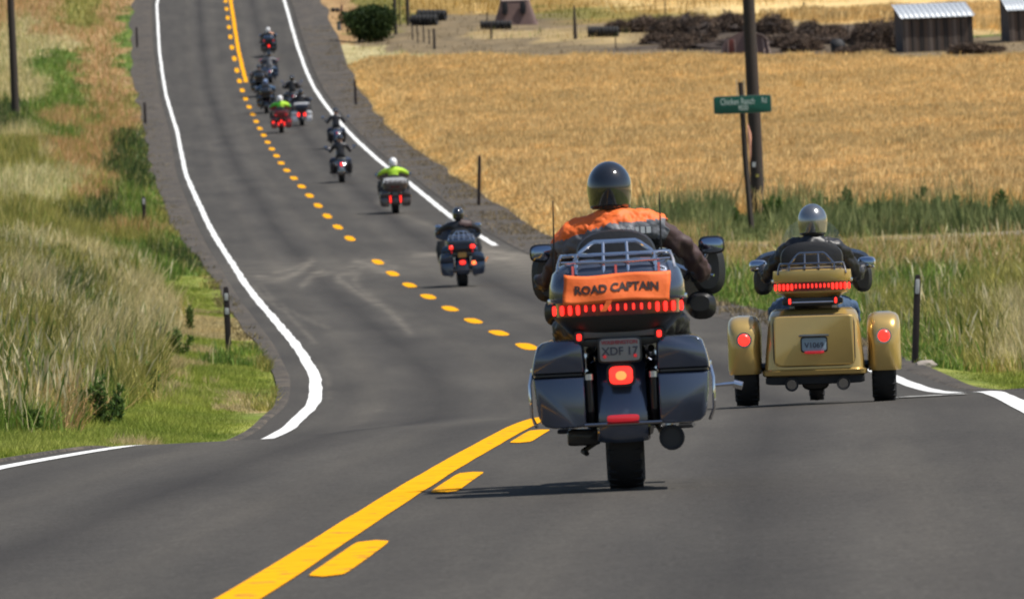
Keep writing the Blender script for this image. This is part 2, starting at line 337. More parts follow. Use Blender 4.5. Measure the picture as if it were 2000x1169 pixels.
def dust(X, D):
    x, v = w2px(X, D, ROADZ(X, D)); out = np.zeros(X.shape)
    for P, hw, am in DUST:
        for _ in range(2):      # round the corners
            Q = [P[0]]
            for a_, b_ in zip(P[:-1], P[1:]): Q += [(a_[0]*.75+b_[0]*.25, a_[1]*.75+b_[1]*.25), (a_[0]*.25+b_[0]*.75, a_[1]*.25+b_[1]*.75)]
            P = Q+[P[-1]]
        hw = hw*(1.0+1.2*vnoise(X, D, 3.0, 41)); am = am*.55
        best = np.full(X.shape, 1e9)
        for (x0, y0), (x1, y1) in zip(P[:-1], P[1:]):
            L2 = (x1-x0)**2+(y1-y0)**2; t = np.clip(((x-x0)*(x1-x0)+(v-y0)*(y1-y0))/L2, 0, 1)
            best = np.minimum(best, np.hypot(x-x0-t*(x1-x0), (v-y0-t*(y1-y0))*1.5))
        out = np.maximum(out, am*np.exp(-(best/hw)**2))
    lat = X-XC(D)
    out = out+.22*np.exp(-((D-204)/12)**2)+np.exp(-((lat-2.9)/.5)**2)*.4*np.interp(D, [60, 160, 180, 215, 230, 260], [0, .2, 1, 1, .2, 0])
    return np.clip(out, 0, 1)
road = strip('road', RD, lambda d: XC(d)-WL(d)-.32, lambda d: XC(d)+WR(d)+.32, .004, M_ASPH, nx=90, extra=dust, label='two lane asphalt country road dipping and climbing a hill', kind='structure')
def shoulder(name, side):
    ds = RD[(RD > 10)]
    if side < 0:
        j = lambda d: .85+.35*vnoise(d*0, d, 9, 8)
        xl = lambda d: XC(d)-WL(d)-.28-SHL(d)*j(d); xr = lambda d: XC(d)-WL(d)-.28
    else:
        j = lambda d: .9+.25*vnoise(d*0, d, 11, 8)
        xl = lambda d: XC(d)+WR(d)+.28; xr = lambda d: XC(d)+WR(d)+.1+SHR(d)*j(d)
    o = strip(name, ds, xl, xr, .0, M_GRAV, nx=4, label='dark gravel shoulder beside the asphalt', kind='structure')
    V = o.data; co = np.empty(len(V.vertices)*3, np.float32); V.vertices.foreach_get('co', co); co = co.reshape(-1, 3)
    inner = 4 if side < 0 else 0
    k = np.arange(len(co)) % 5
    co[:, 2] = np.where(k == inner, co[:, 2]-.01, np.maximum(co[:, 2], GZ(co[:, 0], co[:, 1]))+.02)
    V.vertices.foreach_set('co', co.ravel()); V.update()
shoulder('left_shoulder', -1); shoulder('right_shoulder', 1)
ZL = .009
def wob(d, s): return (vnoise(d*0, d, 1.3, s)-.5)*.035*np.interp(d, [60, 150], [.25, 1])
def line(name, d0, d1, xf, wdt, matl=M_WHITE, step=.75, label=None):
    ds = np.arange(d0, d1+.01, step)
    strip(name, ds, lambda d: xf(d)-wdt/2+wob(d, 31), lambda d: xf(d)+wdt/2+wob(d, 47), ZL, matl, nx=2, parent=road, label=label)
line('white_edge_line', 20, 700, lambda d: XC(d)-WL(d), .145, label='white painted line on the left edge of the road')
line('white_edge_line', 20, 81.5, lambda d: XC(d)+WR(d), .165, label='white painted line on the near right edge')
line('white_edge_line', 82.6, 109, lambda d: XC(d)+WR(d), .165, label='white painted line on the right edge in the dip')
line('white_edge_line', 219, 700, lambda d: XC(d)+WR(d), .165, label='white painted line on the right edge beyond the junction')
line('yellow_solid_line', 20, 82, lambda d: XC(d)-.21, .18, M_YEL, label='solid yellow line left of the dashes near the crest')
line('yellow_solid_line', 462, 700, lambda d: XC(d)+.33, .2, M_YEL, label='solid yellow line right of the dashes up the hill')
first = None
for i in range(-9, 49):
    dc = 122+12.19*i + .4
    if i == 8: continue
    far = dc > 100; ln = 5.2 if far else 4.4
    T_ = np.array([0, .04, .12, .25, .5, .75, .88, .96, 1.0]); ds = dc-ln/2+ln*T_
    wd = (.235 if far else .15); tp = (1-abs(2*T_-1)**3.5)**.5 if far else np.clip((1-abs(2*T_-1)**14), 0, 1)**.3
    strip('yellow_dash', ds, lambda d: XC(d)-(wd/2)*np.maximum(tp, .05)+wob(d, 5)*.4, lambda d: XC(d)+(wd/2)*np.maximum(tp, .05)+wob(d, 6)*.4, ZL, M_YEL, nx=2, parent=road)
# faint old marking left across the crest on both sides
def worn(p0, p1, name):
    X0, d0, z0 = px2w(*p0, ROADZ); X1, d1, z1 = px2w(*p1, ROADZ); T = np.linspace(0, 1, 24); X = X0+(X1-X0)*T; D = d0+(d1-d0)*T; V = []
    for s_ in (-.55, .55): V.append(np.stack([X, D+s_, ROADZ(X, D+s_)+.013], -1))
    V = np.stack(V, 1).reshape(-1, 3); i = np.arange(23)*2; F = np.stack([i, i+2, i+3, i+1], -1); me = npmesh(name, V, [F], M_WORN, True)
    uv = me.uv_layers.new(name='lane'); uv.data.foreach_set('uv', V[F.ravel()][:, :2].astype(np.float32).ravel()); link(name, me, road)
worn((1745, 779), (1884, 771), 'worn_line')
# gravel farm road leaving to the right
def side_road():
    xs = np.linspace(0, 1, 40); D0 = 200.5; Xs = XC(D0)+WR(D0)+.1+xs*60
    c = D0+4.5+xs*8; hw = 4.2*np.exp(-xs*14)+2.3
    V = []; 
    for s in (-1, -.5, 0, .5, 1):
        d = c+s*hw; V.append(np.stack([Xs, d, GZ(Xs, d)+.03], -1))
    V = np.stack(V, 1); idx = np.arange(200).reshape(40, 5)
    F = np.stack([idx[:-1, :-1], idx[1:, :-1], idx[1:, 1:], idx[:-1, 1:]], -1).reshape(-1, 4)
    me = npmesh('side_road', V.reshape(-1, 3), [F], mat('pale_gravel', (.24, .2, .155), .95, scale=3, bump=.6, var=.3), True)
    link('side_road', me, label='pale gravel side road joining from the right', kind='structure')
side_road()

# ------------------------------------------------------------------ vegetation
def blades(name, X, D, H_, W_, C, matl, kind='blade', lean=.28, label='', wind=(.0, .0), cat=None):
    n = len(X); Z = GZ(X, D); az = rng.uniform(0, math.pi, n); 
    az = rng.normal(0, .9, n)
    sx = np.cos(az)*W_/2; sy = np.sin(az)*W_/2
    lx = rng.normal(0, lean, n)*H_ + wind[0]*H_; ly = rng.normal(0, lean, n)*H_ + wind[1]*H_
    B = np.stack([X, D, Z-.03], -1); S = np.stack([sx, sy, 0*sx], -1)
    tip = B + np.stack([lx, ly, H_], -1)
    if kind == 'blade':
        mid = B + np.stack([lx*.3, ly*.3, H_*.55], -1)
        V = np.stack([B-S, B+S, mid+S*.8, mid-S*.8, tip], 1).reshape(-1, 3); i = np.arange(n)*5
        F = [np.stack([i, i+1, i+2, i+3], -1), np.stack([i+3, i+2, i+4], -1)]; k = 5
    elif kind == 'tri':
        V = np.stack([B-S, B+S, tip], 1).reshape(-1, 3); i = np.arange(n)*3; F = [np.stack([i, i+1, i+2], -1)]; k = 3
    else:
        mid = B + np.stack([lx*.72, ly*.72, H_*.8], -1)
        V = np.stack([B, mid+S, tip, mid-S], 1).reshape(-1, 3); i = np.arange(n)*4; F = [np.stack([i, i+1, i+2, i+3], -1)]; k = 4
    me = npmesh(name, V, F, matl); setcol(me, np.repeat(C, k, 0))
    o = link(name, me, label=label, kind='stuff'); 
    return o
def scatter(n, d0, d1, side, margin=3.0, power=1.0):
    u = rng.uniform(0, 1, n); D = d0*(d1/d0)**u if power == 1 else d0+(d1-d0)*u
    if side < 0:
        a = XC(D)-WL(D)-SHL(D)*(.85+.35*vnoise(D*0, D, 9, 8))-.28; b = -.0585*D-margin
        b = np.minimum(b, a-2)
        X = a+(b-a)*rng.uniform(0, 1, n)
    else:
        a = XC(D)+WR(D)+SHR(D)*(.9+.25*vnoise(D*0, D, 11, 8))+.05; b = .0585*D+margin
        X = a+(b-a)*rng.uniform(0, 1, n)
    return X, D
def grow(names, X, D, title, label, kind, lean, matl=M_BLADE, hs=1., ws=1., thin=True):
    Z = GZ(X, D); cl = classify(X, D, Z); keep = np.isin(cl, [IDX[c] for c in names])
    keep &= ~((D > 198) & (D < 212) & (X > XC(D)) & (vnoise(X, D, .8, 1) < .9) & (D > 201-(X-XC(D))*.15) & (D < 210+(X-XC(D))*.12))
    if thin: keep &= rng.uniform(0, 1.6, len(X)) < CD[cl]
    X = X[keep]; D = D[keep]; cl = cl[keep]; n = len(X)
    if 'wheat' not in names:
        tallc = np.isin(cl, [IDX[q] for q in ('olive', 'straw', 'cream', 'green', 'dkgreen', 'rust', 'dry')]); mixv = rng.uniform(0, 1, n)
        cl = np.where(tallc & (mixv < .15), IDX['green'], np.where(tallc & (mixv < .18), IDX['straw'], np.where(tallc & (mixv < .30), IDX['olive'], cl)))
    t = np.clip(rng.normal(.5, .3, n)*.5+vnoise(X, D, 1.0, 12)*.5+vnoise(X, D*.5, .22, 13)*.6-.3, 0, 1)[:, None]
    C = CA[cl]*(1-t)+CB[cl]*t; C = C*rng.uniform(.8, 1.2, n)[:, None]
    Hh = HL[cl]+(HH[cl]-HL[cl])*rng.uniform(0, 1, n); Hh = Hh*(.6+.8*vnoise(X, D, 1.6, 21)**np.where(cl == IDX['weed'], 2.0, 1.0))*hs; tall = (cl == IDX['weed']) & (rng.uniform(0, 1, n) > .86) & (vnoise(X, D, .8, 77) > .45); Hh = np.where(tall, Hh*1.0+rng.uniform(.15, .75, n), Hh)
    if 'wheat' in names:
        px_, pv_ = w2px(X, D, GZ(X, D)); C = C*(.90+.20*vnoise(X, D, 14, 33))[:, None]*(.94+.12*vnoise(X, D, 3.5, 34))[:, None]; Hh = Hh*(.95+.1*vnoise(X, D, 6, 35))/(.8+.4*vnoise(X, D, 1.6, 21))
        for (ex, ey, rx_, ry_) in ((1380, 172, 40, 4), (1420, 184, 35, 4), (1560, 186, 22, 8), (1600, 194, 30, 5), (1650, 182, 30, 4), (1700, 184, 22, 4), (1510, 162, 40, 4), (1740, 220, 60, 4), (1290, 150, 50, 3)):
            q_ = ((px_-ex)/rx_)**2+((pv_-ey-6)/ry_)**2 < 1; C[q_] *= .72; Hh[q_] *= .6
    Wd = CW[cl]*rng.uniform(.7, 1.4, n)*np.clip(D/110, .8, 2.4)*ws
    if 'wheat' not in names:
        qx, qv = w2px(X, D, GZ(X, D)); Hh = np.where((qx > 1428) & (qx < 1506) & (qv > 418) & (qv < 500), Hh*.3, Hh)
    e = np.where(X < XC(D), (XC(D)-WL(D)-SHL(D))-X, X-(XC(D)+WR(D)+SHR(D)))
    Hh = Hh*(.25+.75*smooth((e-.1)/1.3))
    return blades(title, X, D, Hh, Wd, C, matl, kind, lean, label, wind=(.06, 0))
GL = [n for n in NAMES if n not in ('wheat',)]
X, D = scatter(130000, 60, 175, -1, 0.5); o_=XC(D)-WL(D)-.30-SHL(D)*(.85+.35*vnoise(D*0, D, 9, 8)); X = o_-rng.uniform(-.05, 1.9, len(X))+abs(rng.normal(0,.06,len(X)))*-1; grow(['lime','tan','green','olive','rust','dkgreen'], X, D, 'verge_turf', 'short green and tan grass along the left road edge', 'tri', .45, ws=.9, hs=.9)
X, D = scatter(360000, 62, 190, -1); grow(GL, X, D, 'roadside_grass', 'tall mixed green and straw grass on the near left bank', 'blade', .3)
X, D = scatter(26000, 24, 62, -1, 4, power=0); grow(GL, X, D, 'roadside_grass', 'grass left of the road before the crest', 'tri', .3)
def stalks(n, d0, d1, side, label):
    X, D = scatter(n, d0, d1, side, 2.5); off = np.where(side < 0, (XC(D)-WL(D)-SHL(D))-X, X-(XC(D)+WR(D)+SHR(D))); Z = GZ(X, D); cl = classify(X, D, Z)
    k = (off > .8) & (vnoise(X, D, 1.3, 71) > .36) & ~np.isin(cl, [IDX['lime'], IDX['tan'], IDX['wheat'], IDX['dirt']]); X, D = X[k], D[k]; n = len(X); t = rng.uniform(0, 1, n)[:, None]
    C = np.where(rng.uniform(0, 1, n)[:, None] < .55+.3*(vnoise(X, D, 2.2, 88)[:, None]-.3), np.array((.50, .40, .20))*(1-t)+np.array((.80, .72, .48))*t, np.array((.05, .10, .02))*(1-t)+np.array((.16, .24, .05))*t)
    blades('seed_stalks', X, D, rng.uniform(.3, .7, n)*smooth(.4+off[k]/3), rng.uniform(.013, .030, n), C, M_BLADE, 'head', .22, label)
stalks(24000, 61, 200, -1, 'pale seed heads and leafy stems standing above the left bank grass'); stalks(4500, 78, 200, 1, 'pale seed heads standing above the right verge grass')
X, D = scatter(150000, 190, 640, -1, 4); grow(GL, X, D, 'roadside_grass', 'rust and green dry grass on the hillside left of the road', 'tri', .28)
X, D = scatter(210000, 60, 200, 1, 2.5); grow(GL, X, D, 'verge_grass', 'lush green verge grass right of the gold trike', 'blade', .3)
X, D = scatter(120000, 195, 262, 1, 3); grow(GL, X, D, 'verge_weeds', 'dry grass and tall green weeds in front of the wheat field', 'tri', .22)
X, D = scatter(60000, 255, 700, 1, 3); grow(GL, X, D, 'yard_grass', 'sparse dry grass around the farmyard', 'tri', .3)
n_ = 26000; D = rng.uniform(112, 520, n_); X = XC(D)+WR(D)+.4+(SHR(D)-.3)*rng.uniform(0, 1, n_)**.55; k_ = (vnoise(X, D, 1.4, 51) > .58); X, D = X[k_], D[k_]
blades('shoulder_tufts', X, D, rng.uniform(.04, .16, len(X)), rng.uniform(.02, .06, len(X)), np.array((.30, .23, .13))*rng.uniform(.5, 1.2, len(X))[:, None], M_BLADE, 'tri', .4, 'sparse dry tufts and gravel grass on the right shoulder')
n_ = 9000; D = rng.uniform(130, 520, n_); X = XC(D)-WL(D)-.4-(SHL(D)+.1)*rng.uniform(0, 1, n_)**.5; k_ = (vnoise(X, D, 1.4, 52) > .58); X, D = X[k_], D[k_]
blades('shoulder_tufts', X, D, rng.uniform(.04, .14, len(X)), rng.uniform(.02, .05, len(X)), np.array((.26, .21, .10))*rng.uniform(.5, 1.2, len(X))[:, None], M_BLADE, 'tri', .4, 'sparse dry tufts on the left shoulder')
X, D = scatter(700000, 225, 505, 1, 3, power=0); grow(['wheat'], X, D, 'wheat_field', 'ripe golden wheat field right of the road', 'head', .16, M_WHEAT, thin=False)
X, D = scatter(90000, 520, 760, 1, 4, power=0); grow(['wheat'], X, D, 'wheat_field', 'second golden wheat field above the farmyard', 'head', .16, M_WHEAT, ws=1.3, thin=False)
# ================================================================== mesh kit
class MB:
    def __init__(s): s.v = []; s.f = []; s.m = []; s.mats = []
    def mi(s, m):
        if m not in s.mats: s.mats.append(m)
        return s.mats.index(m)
    def add(s, V, F, m):
        b = len(s.v); s.v += [tuple(map(float, p)) for p in V]; k = s.mi(m)
        for f in F: s.f.append([b+i for i in f]); s.m.append(k)
        return s
    def box(s, c, sz, m, rot=None, bev=0.0):
        x, y, z = [q/2 for q in sz]
        P = [(-x,-y,-z),(x,-y,-z),(x,y,-z),(-x,y,-z),(-x,-y,z),(x,-y,z),(x,y,z),(-x,y,z)]
        if rot is not None: P = [tuple(rot @ Vector(p)) for p in P]
        P = [(p[0]+c[0], p[1]+c[1], p[2]+c[2]) for p in P]
        return s.add(P, [(0,3,2,1),(4,5,6,7),(0,1,5,4),(1,2,6,5),(2,3,7,6),(3,0,4,7)], m)
    def rbox(s, c, sz, m, e=5, r=.25, n=20):
        """box with soft edges, lofted along y"""
        hx, hy, hz = [q/2 for q in sz]; rr = min(hx, hz, hy)*r
        secs = []
        for t in (0, .3, 1): a = math.sin(t*math.pi/2); secs.append((c[1]-hy+rr*(1-math.cos(t*math.pi/2)), c[0], c[2], hx-rr*(1-a), hz-rr*(1-a), e))
        for t in (1, .3, 0): a = math.sin(t*math.pi/2); secs.append((c[1]+hy-rr*(1-math.cos(t*math.pi/2)), c[0], c[2], hx-rr*(1-a), hz-rr*(1-a), e))
        return s.loft(secs, m, n=n)
    def loft(s, secs, m, n=20, axis='y', cap=True):
        rings = []
        for (p, a, b, ha, hb, e) in secs:
            ring = []
            for i in range(n):
                t = 2*math.pi*(i+.5)/n; ct, st = math.cos(t), math.sin(t)
                x = a+ha*abs(ct)**(2/e)*(1 if ct >= 0 else -1); z = b+hb*abs(st)**(2/e)*(1 if st >= 0 else -1)
                ring.append({'y': (x, p, z), 'x': (p, x, z), 'z': (x, z, p)}[axis])
            rings.append(ring)
        V = [q for r_ in rings for q in r_]; F = []
        for k in range(len(rings)-1):
            for i in range(n):
                j = (i+1) % n; q = [k*n+i, k*n+j, (k+1)*n+j, (k+1)*n+i]
                F.append(q if axis != 'y' else q[::-1])
        if cap:
            F.append(list(range(n))[::-1] if axis != 'y' else list(range(n))); F.append([(len(rings)-1)*n+i for i in range(n)] if axis != 'y' else [(len(rings)-1)*n+i for i in range(n)][::-1])
        return s.add(V, F, m)
    def tube(s, pts, r, m, n=8, cap=True):
        pts = [Vector(p) for p in pts]; N = len(pts); rs = r if isinstance(r, (list, tuple)) else [r]*N
        T = []
        for i in range(N):
            a = pts[max(i-1, 0)]; b = pts[min(i+1, N-1)]; T.append((b-a).normalized())
        up = Vector((0, 0, 1)) if abs(T[0].z) < .9 else Vector((1, 0, 0))
        u = T[0].cross(up).normalized(); V = []; F = []
        for i in range(N):
            u = (u-T[i]*u.dot(T[i])).normalized(); w_ = T[i].cross(u)
            for k in range(n):
                a = 2*math.pi*k/n; V.append(pts[i]+(u*math.cos(a)+w_*math.sin(a))*rs[i])
        for i in range(N-1):
            for k in range(n): j = (k+1) % n; F.append([i*n+k, i*n+j, (i+1)*n+j, (i+1)*n+k])
        if cap: F.append(list(range(n))[::-1]); F.append([(N-1)*n+k for k in range(n)])
        return s.add(V, F, m)
    def lathe(s, c, prof, m, axis='x', n=28):
        """prof: list of (axial, radius)"""
        V = []; F = []
        for (a, r_) in prof:
            for k in range(n):
                t = 2*math.pi*k/n; p, q = r_*math.cos(t), r_*math.sin(t)
                d = {'x': (a, p, q), 'y': (p, a, q), 'z': (p, q, a)}[axis]; V.append((c[0]+d[0], c[1]+d[1], c[2]+d[2]))
        for i in range(len(prof)-1):
            for k in range(n): j = (k+1) % n; F.append([i*n+k, i*n+j, (i+1)*n+j, (i+1)*n+k])
        return s.add(V, F, m)
    def disc(s, c, r, th, m, axis='y', n=20, rz=None):
        rz = rz or r
        return s.loft([(c[{'x':0,'y':1,'z':2}[axis]]-th/2, *[q for i, q in enumerate(c) if i != {'x':0,'y':1,'z':2}[axis]], r, rz, 2), (c[{'x':0,'y':1,'z':2}[axis]]+th/2, *[q for i, q in enumerate(c) if i != {'x':0,'y':1,'z':2}[axis]], r, rz, 2)], m, n=n, axis=axis)
    def strap(s, pts, w_, th, m, side=(1, 0, 0)):
        pts = [Vector(p) for p in pts]; sd_ = Vector(side).normalized()*w_/2; V = []; F = []
        for i, p in enumerate(pts):
            a = pts[max(i-1, 0)]; b = pts[min(i+1, len(pts)-1)]; nn = (b-a).normalized().cross(sd_).normalized()*th/2
            V += [p-sd_-nn, p+sd_-nn, p+sd_+nn, p-sd_+nn]
        for i in range(len(pts)-1):
            for k in range(4): j = (k+1) % 4; F.append([i*4+k, i*4+j, i*4+4+j, i*4+4+k])
        F += [[3, 2, 1, 0], [len(V)-4, len(V)-3, len(V)-2, len(V)-1]]
        return s.add(V, F, m)
    def mesh(s, name, ang=38):
        me = bpy.data.meshes.new(name); me.from_pydata(s.v, [], s.f)
        for m in s.mats: me.materials.append(m)
        me.polygons.foreach_set('material_index', s.m); me.update()
        bm = bmesh.new(); bm.from_mesh(me); bmesh.ops.recalc_face_normals(bm, faces=bm.faces); bm.to_mesh(me); bm.free()
        me.polygons.foreach_set('use_smooth', [True]*len(me.polygons)); me.set_sharp_from_angle(angle=math.radians(ang))
        return me
    def obj(s, name, parent=None, ang=38, **kw): return link(name, s.mesh(name, ang), parent, **kw)
def empty(name, loc=(0, 0, 0), **kw):
    o = bpy.data.objects.new(name, None); COL.objects.link(o); o.location = loc; o.empty_display_size = .2; return setp(o, **kw)
def text_mesh(s, size, m, name='lettering', extrude=.001, bold=0.0, align='CENTER'):
    c = bpy.data.curves.new(name, 'FONT'); c.body = s; c.size = size; c.extrude = extrude; c.align_x = align; c.align_y = 'CENTER'; c.offset = bold; c.resolution_u = 3
    o = bpy.data.objects.new(name, c); COL.objects.link(o); bpy.context.view_layer.update()
    me = bpy.data.meshes.new_from_object(o.evaluated_get(bpy.context.evaluated_depsgraph_get())); bpy.data.objects.remove(o); bpy.data.curves.remove(c)
    me.materials.clear(); me.materials.append(m); me.name = name
    return me
R_BACK = Matrix.Rotation(math.radians(90), 4, 'X')       # text standing up, read from -Y

BLK = mat('black_rubber', (.012, .012, .013), .75, var=.3); TYRE = mat('tyre_rubber', (.016, .016, .017), .8, bump=.4, scale=40)
CHR = mat('chrome', (.78, .78, .8), .07, metal=1, var=.02); DCHR = mat('smoked_chrome', (.30, .29, .29), .16, metal=1, var=.05)
BMET = mat('black_metal', (.02, .02, .022), .38, metal=.3, coat=.3); SEAT = mat('black_vinyl', (.014, .014, .016), .5, bump=.15, scale=60)
CHAR = mat('charcoal_paint', (.072, .090, .135), .22, metal=.45, coat=1, var=.06); GOLD = mat('gold_paint', (.56, .38, .12), .30, metal=.5, coat=.8, var=.05)
GREYT = mat('grey_trim', (.12, .115, .105), .5); BLPL = mat('black_plastic', (.02, .021, .022), .5); 
RED = mat('lit_red_lens', (1, .03, .02), .3, emit=1.6, var=.05); REDHOT = mat('lit_red_lens_centre', (1, .16, .04), .3, emit=2.2); RED2 = mat('glowing_red_plastic', (.55, .01, .02), .25, coat=1, emit=.35)  # RED2 adds a faint glow, also to reflectors, bolts and mirrors that are no lamps
REDD = mat('dark_red_lens', (.12, .008, .008), .25, coat=1); AMB = mat('glowing_amber_plastic', (.9, .25, .02), .3, emit=.25); PINKL = mat('unlit_red_lens', (.5, .05, .07), .25, coat=.5)  # AMB gives the unlit side reflector a faint glow of its own
ALU = mat('aluminium', (.55, .55, .56), .35, metal=1); GLASS = mat('windshield_plastic', (.75, .78, .75), .05, trans=1, alpha=.07, var=.02); MIRR = mat('mirror_glass', (.30, .36, .46), .12, metal=1, var=.01)
PLATE = mat('plate_white', (.30, .29, .27), .5); PLRED = mat('plate_red_print', (.38, .06, .07), .5); PLBLK = mat('plate_dark_print', (.06, .06, .08), .5); PLBLUE = mat('plate_blue_tint', (.28, .36, .42), .4); PLYEL = mat('plate_yellow', (.55, .30, .07), .5)
WPNT = mat('white_paint', (.78, .78, .79), .25, coat=.8, var=.03); MAROON = mat('maroon_paint', (.16, .012, .016), .25, coat=.9, var=.06); BURG = mat('dark_grey_brown_paint', (.07, .055, .05), .28, coat=.8); NAVY = mat('navy_paint', (.02, .035, .07), .25, coat=.9); BLKP = mat('black_paint', (.012, .013, .016), .18, coat=1)

def wheel(parent, c, R, W, name='wheel', rim=True):
    o = MB(); h = W/2
    prof = [(-h*.75, R*.66), (-h*.98, R*.78), (-h*.98, R*.86), (-h*.8, R*.955), (-h*.4, R*.99), (0, R), (h*.4, R*.99), (h*.8, R*.955), (h*.98, R*.86), (h*.98, R*.78), (h*.75, R*.66)]
    o.lathe(c, prof, TYRE, n=36)
    for k in range(30):      # tread sipes standing proud across the shoulder
        t = 2*math.pi*k/30
        for s in (-1, 1):
            p = Vector((c[0]+s*h*.62, c[1]+math.cos(t)*R*.972, c[2]+math.sin(t)*R*.972)); o.box(p, (h*.5, R*.06, .012), TYRE, rot=Matrix.Rotation(t-math.pi/2, 3, 'X'))
    w_ = o.obj(name, parent)
    if rim:
        r_ = MB(); r_.lathe(c, [(-h*.7, R*.66), (-h*.55, R*.6), (-h*.2, R*.58), (h*.2, R*.58), (h*.55, R*.6), (h*.7, R*.66)], ALU, n=30)
        r_.lathe(c, [(-h*.9, .001), (-h*.9, .05), (h*.9, .05), (h*.9, .001)], ALU, n=14)
        for k in range(9):
            t = 2*math.pi*k/9; r_.tube([(c[0], c[1]+math.cos(t)*.04, c[2]+math.sin(t)*.04), (c[0], c[1]+math.cos(t)*R*.6, c[2]+math.sin(t)*R*.6)], .014, ALU, n=5)
        r_.lathe((c[0]-h*.75, c[1], c[2]), [(-.004, .09), (-.004, R*.45), (.004, R*.45), (.004, .09), (-.004, .09)], DCHR, n=24)
        r_.obj('rim', w_)
    return w_
def fender(parent, c, R, W, a0, a1, m, name='fender', drop=.06, n=16, mid=None):
    o = MB(); V = []; F = []; prof = [(-W/2, R-drop*1.3), (-W/2, R-drop*.5), (-W*.46, R-drop*.15), (-W*.36, R), (-W*.15, R+.01), (0, R+.012), (W*.15, R+.01), (W*.36, R), (W*.46, R-drop*.15), (W/2, R-drop*.5), (W/2, R-drop*1.3)]
    P = len(prof)
    for i in range(n+1):
        t = math.radians(a0+(a1-a0)*i/n)
        for (x, r_) in prof: V.append((c[0]+x, c[1]+math.cos(t)*r_, c[2]+math.sin(t)*r_))
    for (x, r_) in prof: pass
    for i in range(n):
        for k in range(P-1): F.append([i*P+k, i*P+k+1, (i+1)*P+k+1, (i+1)*P+k])
    o.add(V, F, m); me = o.mesh(name); ob = link(name, me, parent)
    sm = ob.modifiers.new('s', 'SOLIDIFY'); sm.thickness = .008; return ob

def front_end(root, paint, y=1.63, wind=True, fairing=True, mirror=CHR, z0=0, mx=.46, mz=1.21, handle=.40, lowers=True, mirm=None, fx=0.0, fp=None):
    """front wheel, fork, bars, fairing, windshield and mirrors of a touring machine"""
    had = set(root.children); fpaint = fp or paint
    wheel(root, (0, y, .33), .33, .13, 'front_wheel')
    fender(root, (0, y, .33), .365, .17, -5, 200, paint, 'front_fender')
    fk = MB()
    for s in (-1, 1): fk.tube([(s*.11, y, .33), (s*.11, y-.16, .75), (s*.11, y-.28, 1.0)], .028, CHR)
    fk.obj('fork', root)
    hb = MB(); hb.tube([(-handle, .98, 1.085), (-handle*.8, 1.05, 1.12), (-.2, 1.18, 1.16), (0, 1.22, 1.1), (.2, 1.18, 1.16), (handle*.8, 1.05, 1.12), (handle, .98, 1.085)], .013, CHR)
    for s in (-1, 1): hb.tube([(s*(handle-.02), .985, 1.088), (s*(handle+.06), .93, 1.07)], .019, BLK, n=10)
    for s in (-1, 1): hb.tube([(s*(handle-.01), 1.04, 1.10), (s*(handle+.09), .99, 1.075)], .007, CHR, n=6)
    hb.obj('handlebar', root)
    if fairing:
        f = MB(); f.loft([(1.18, 0, 1.06, .46, .14, 3.2), (1.24, 0, 1.07, .47, .16, 3.4), (1.32, 0, 1.07, .43, .17, 2.6), (1.42, 0, 1.05, .30, .15, 2.3), (1.50, 0, 1.03, .17, .11, 2), (1.53, 0, 1.03, .08, .06, 2)], fpaint, n=28)
        fo = f.obj('fairing', root)
        MB().disc((0, 1.53, 1.0), .09, .03, CHR).obj('headlight', fo)
        if lowers:
            for s in (-1, 1):
                MB().loft([(.32, s*.30, 1.16, .06, .05, 3), (.5, s*.35, 1.17, .085, .07, 3), (.75, s*.37, 1.19, .10, .09, 3), (.92, s*.35, 1.20, .08, .07, 3)], BLPL, axis='z').obj('lower_fairing', root)
    if wind:
        V = []; F = []; n = 12; k = 6
        for j in range(k+1):
            t = j/k; z = 1.17+.29*t; half = .26*math.sqrt(max(0.02, 1-(t*.93)**2.4)); yy = 1.36-.16*t
            for i in range(n+1):
                a = (i/n*2-1); V.append((half*a, yy-.13*(a*a), z))
        for j in range(k):
            for i in range(n): q = j*(n+1)+i; F.append([q, q+1, q+n+2, q+n+1])
        o = MB().add(V, F, GLASS); ob = o.obj('windshield', root); sm = ob.modifiers.new('s', 'SOLIDIFY'); sm.thickness = .004
    for s in (-1, 1):
        m_ = MB(); m_.loft([(1.0, s*mx, mz, .055, .03, 3), (1.012, s*mx, mz, .07, .048, 3.4), (1.05, s*mx, mz, .07, .046, 3), (1.085, s*mx, mz, .05, .03, 2.4)], mirror, n=20)
        m_.tube([(s*(mx-.02), 1.05, mz-.03), (s*(mx-.05), 1.08, mz-.10), (s*handle, 1.04, 1.10)], .008, CHR, n=6)
        mo = m_.obj('mirror', root); MB().loft([(.994, s*mx, mz, .052, .030, 3.2), (.999, s*mx, mz, .060, .038, 3.4)], MIRR, n=20).obj('mirror_glass', mo)
    if fx:
        for c in root.children:
            if c not in had and c.name.split('.')[0] in ('mirror', 'handlebar', 'fairing', 'windshield'): c.location.x += fx
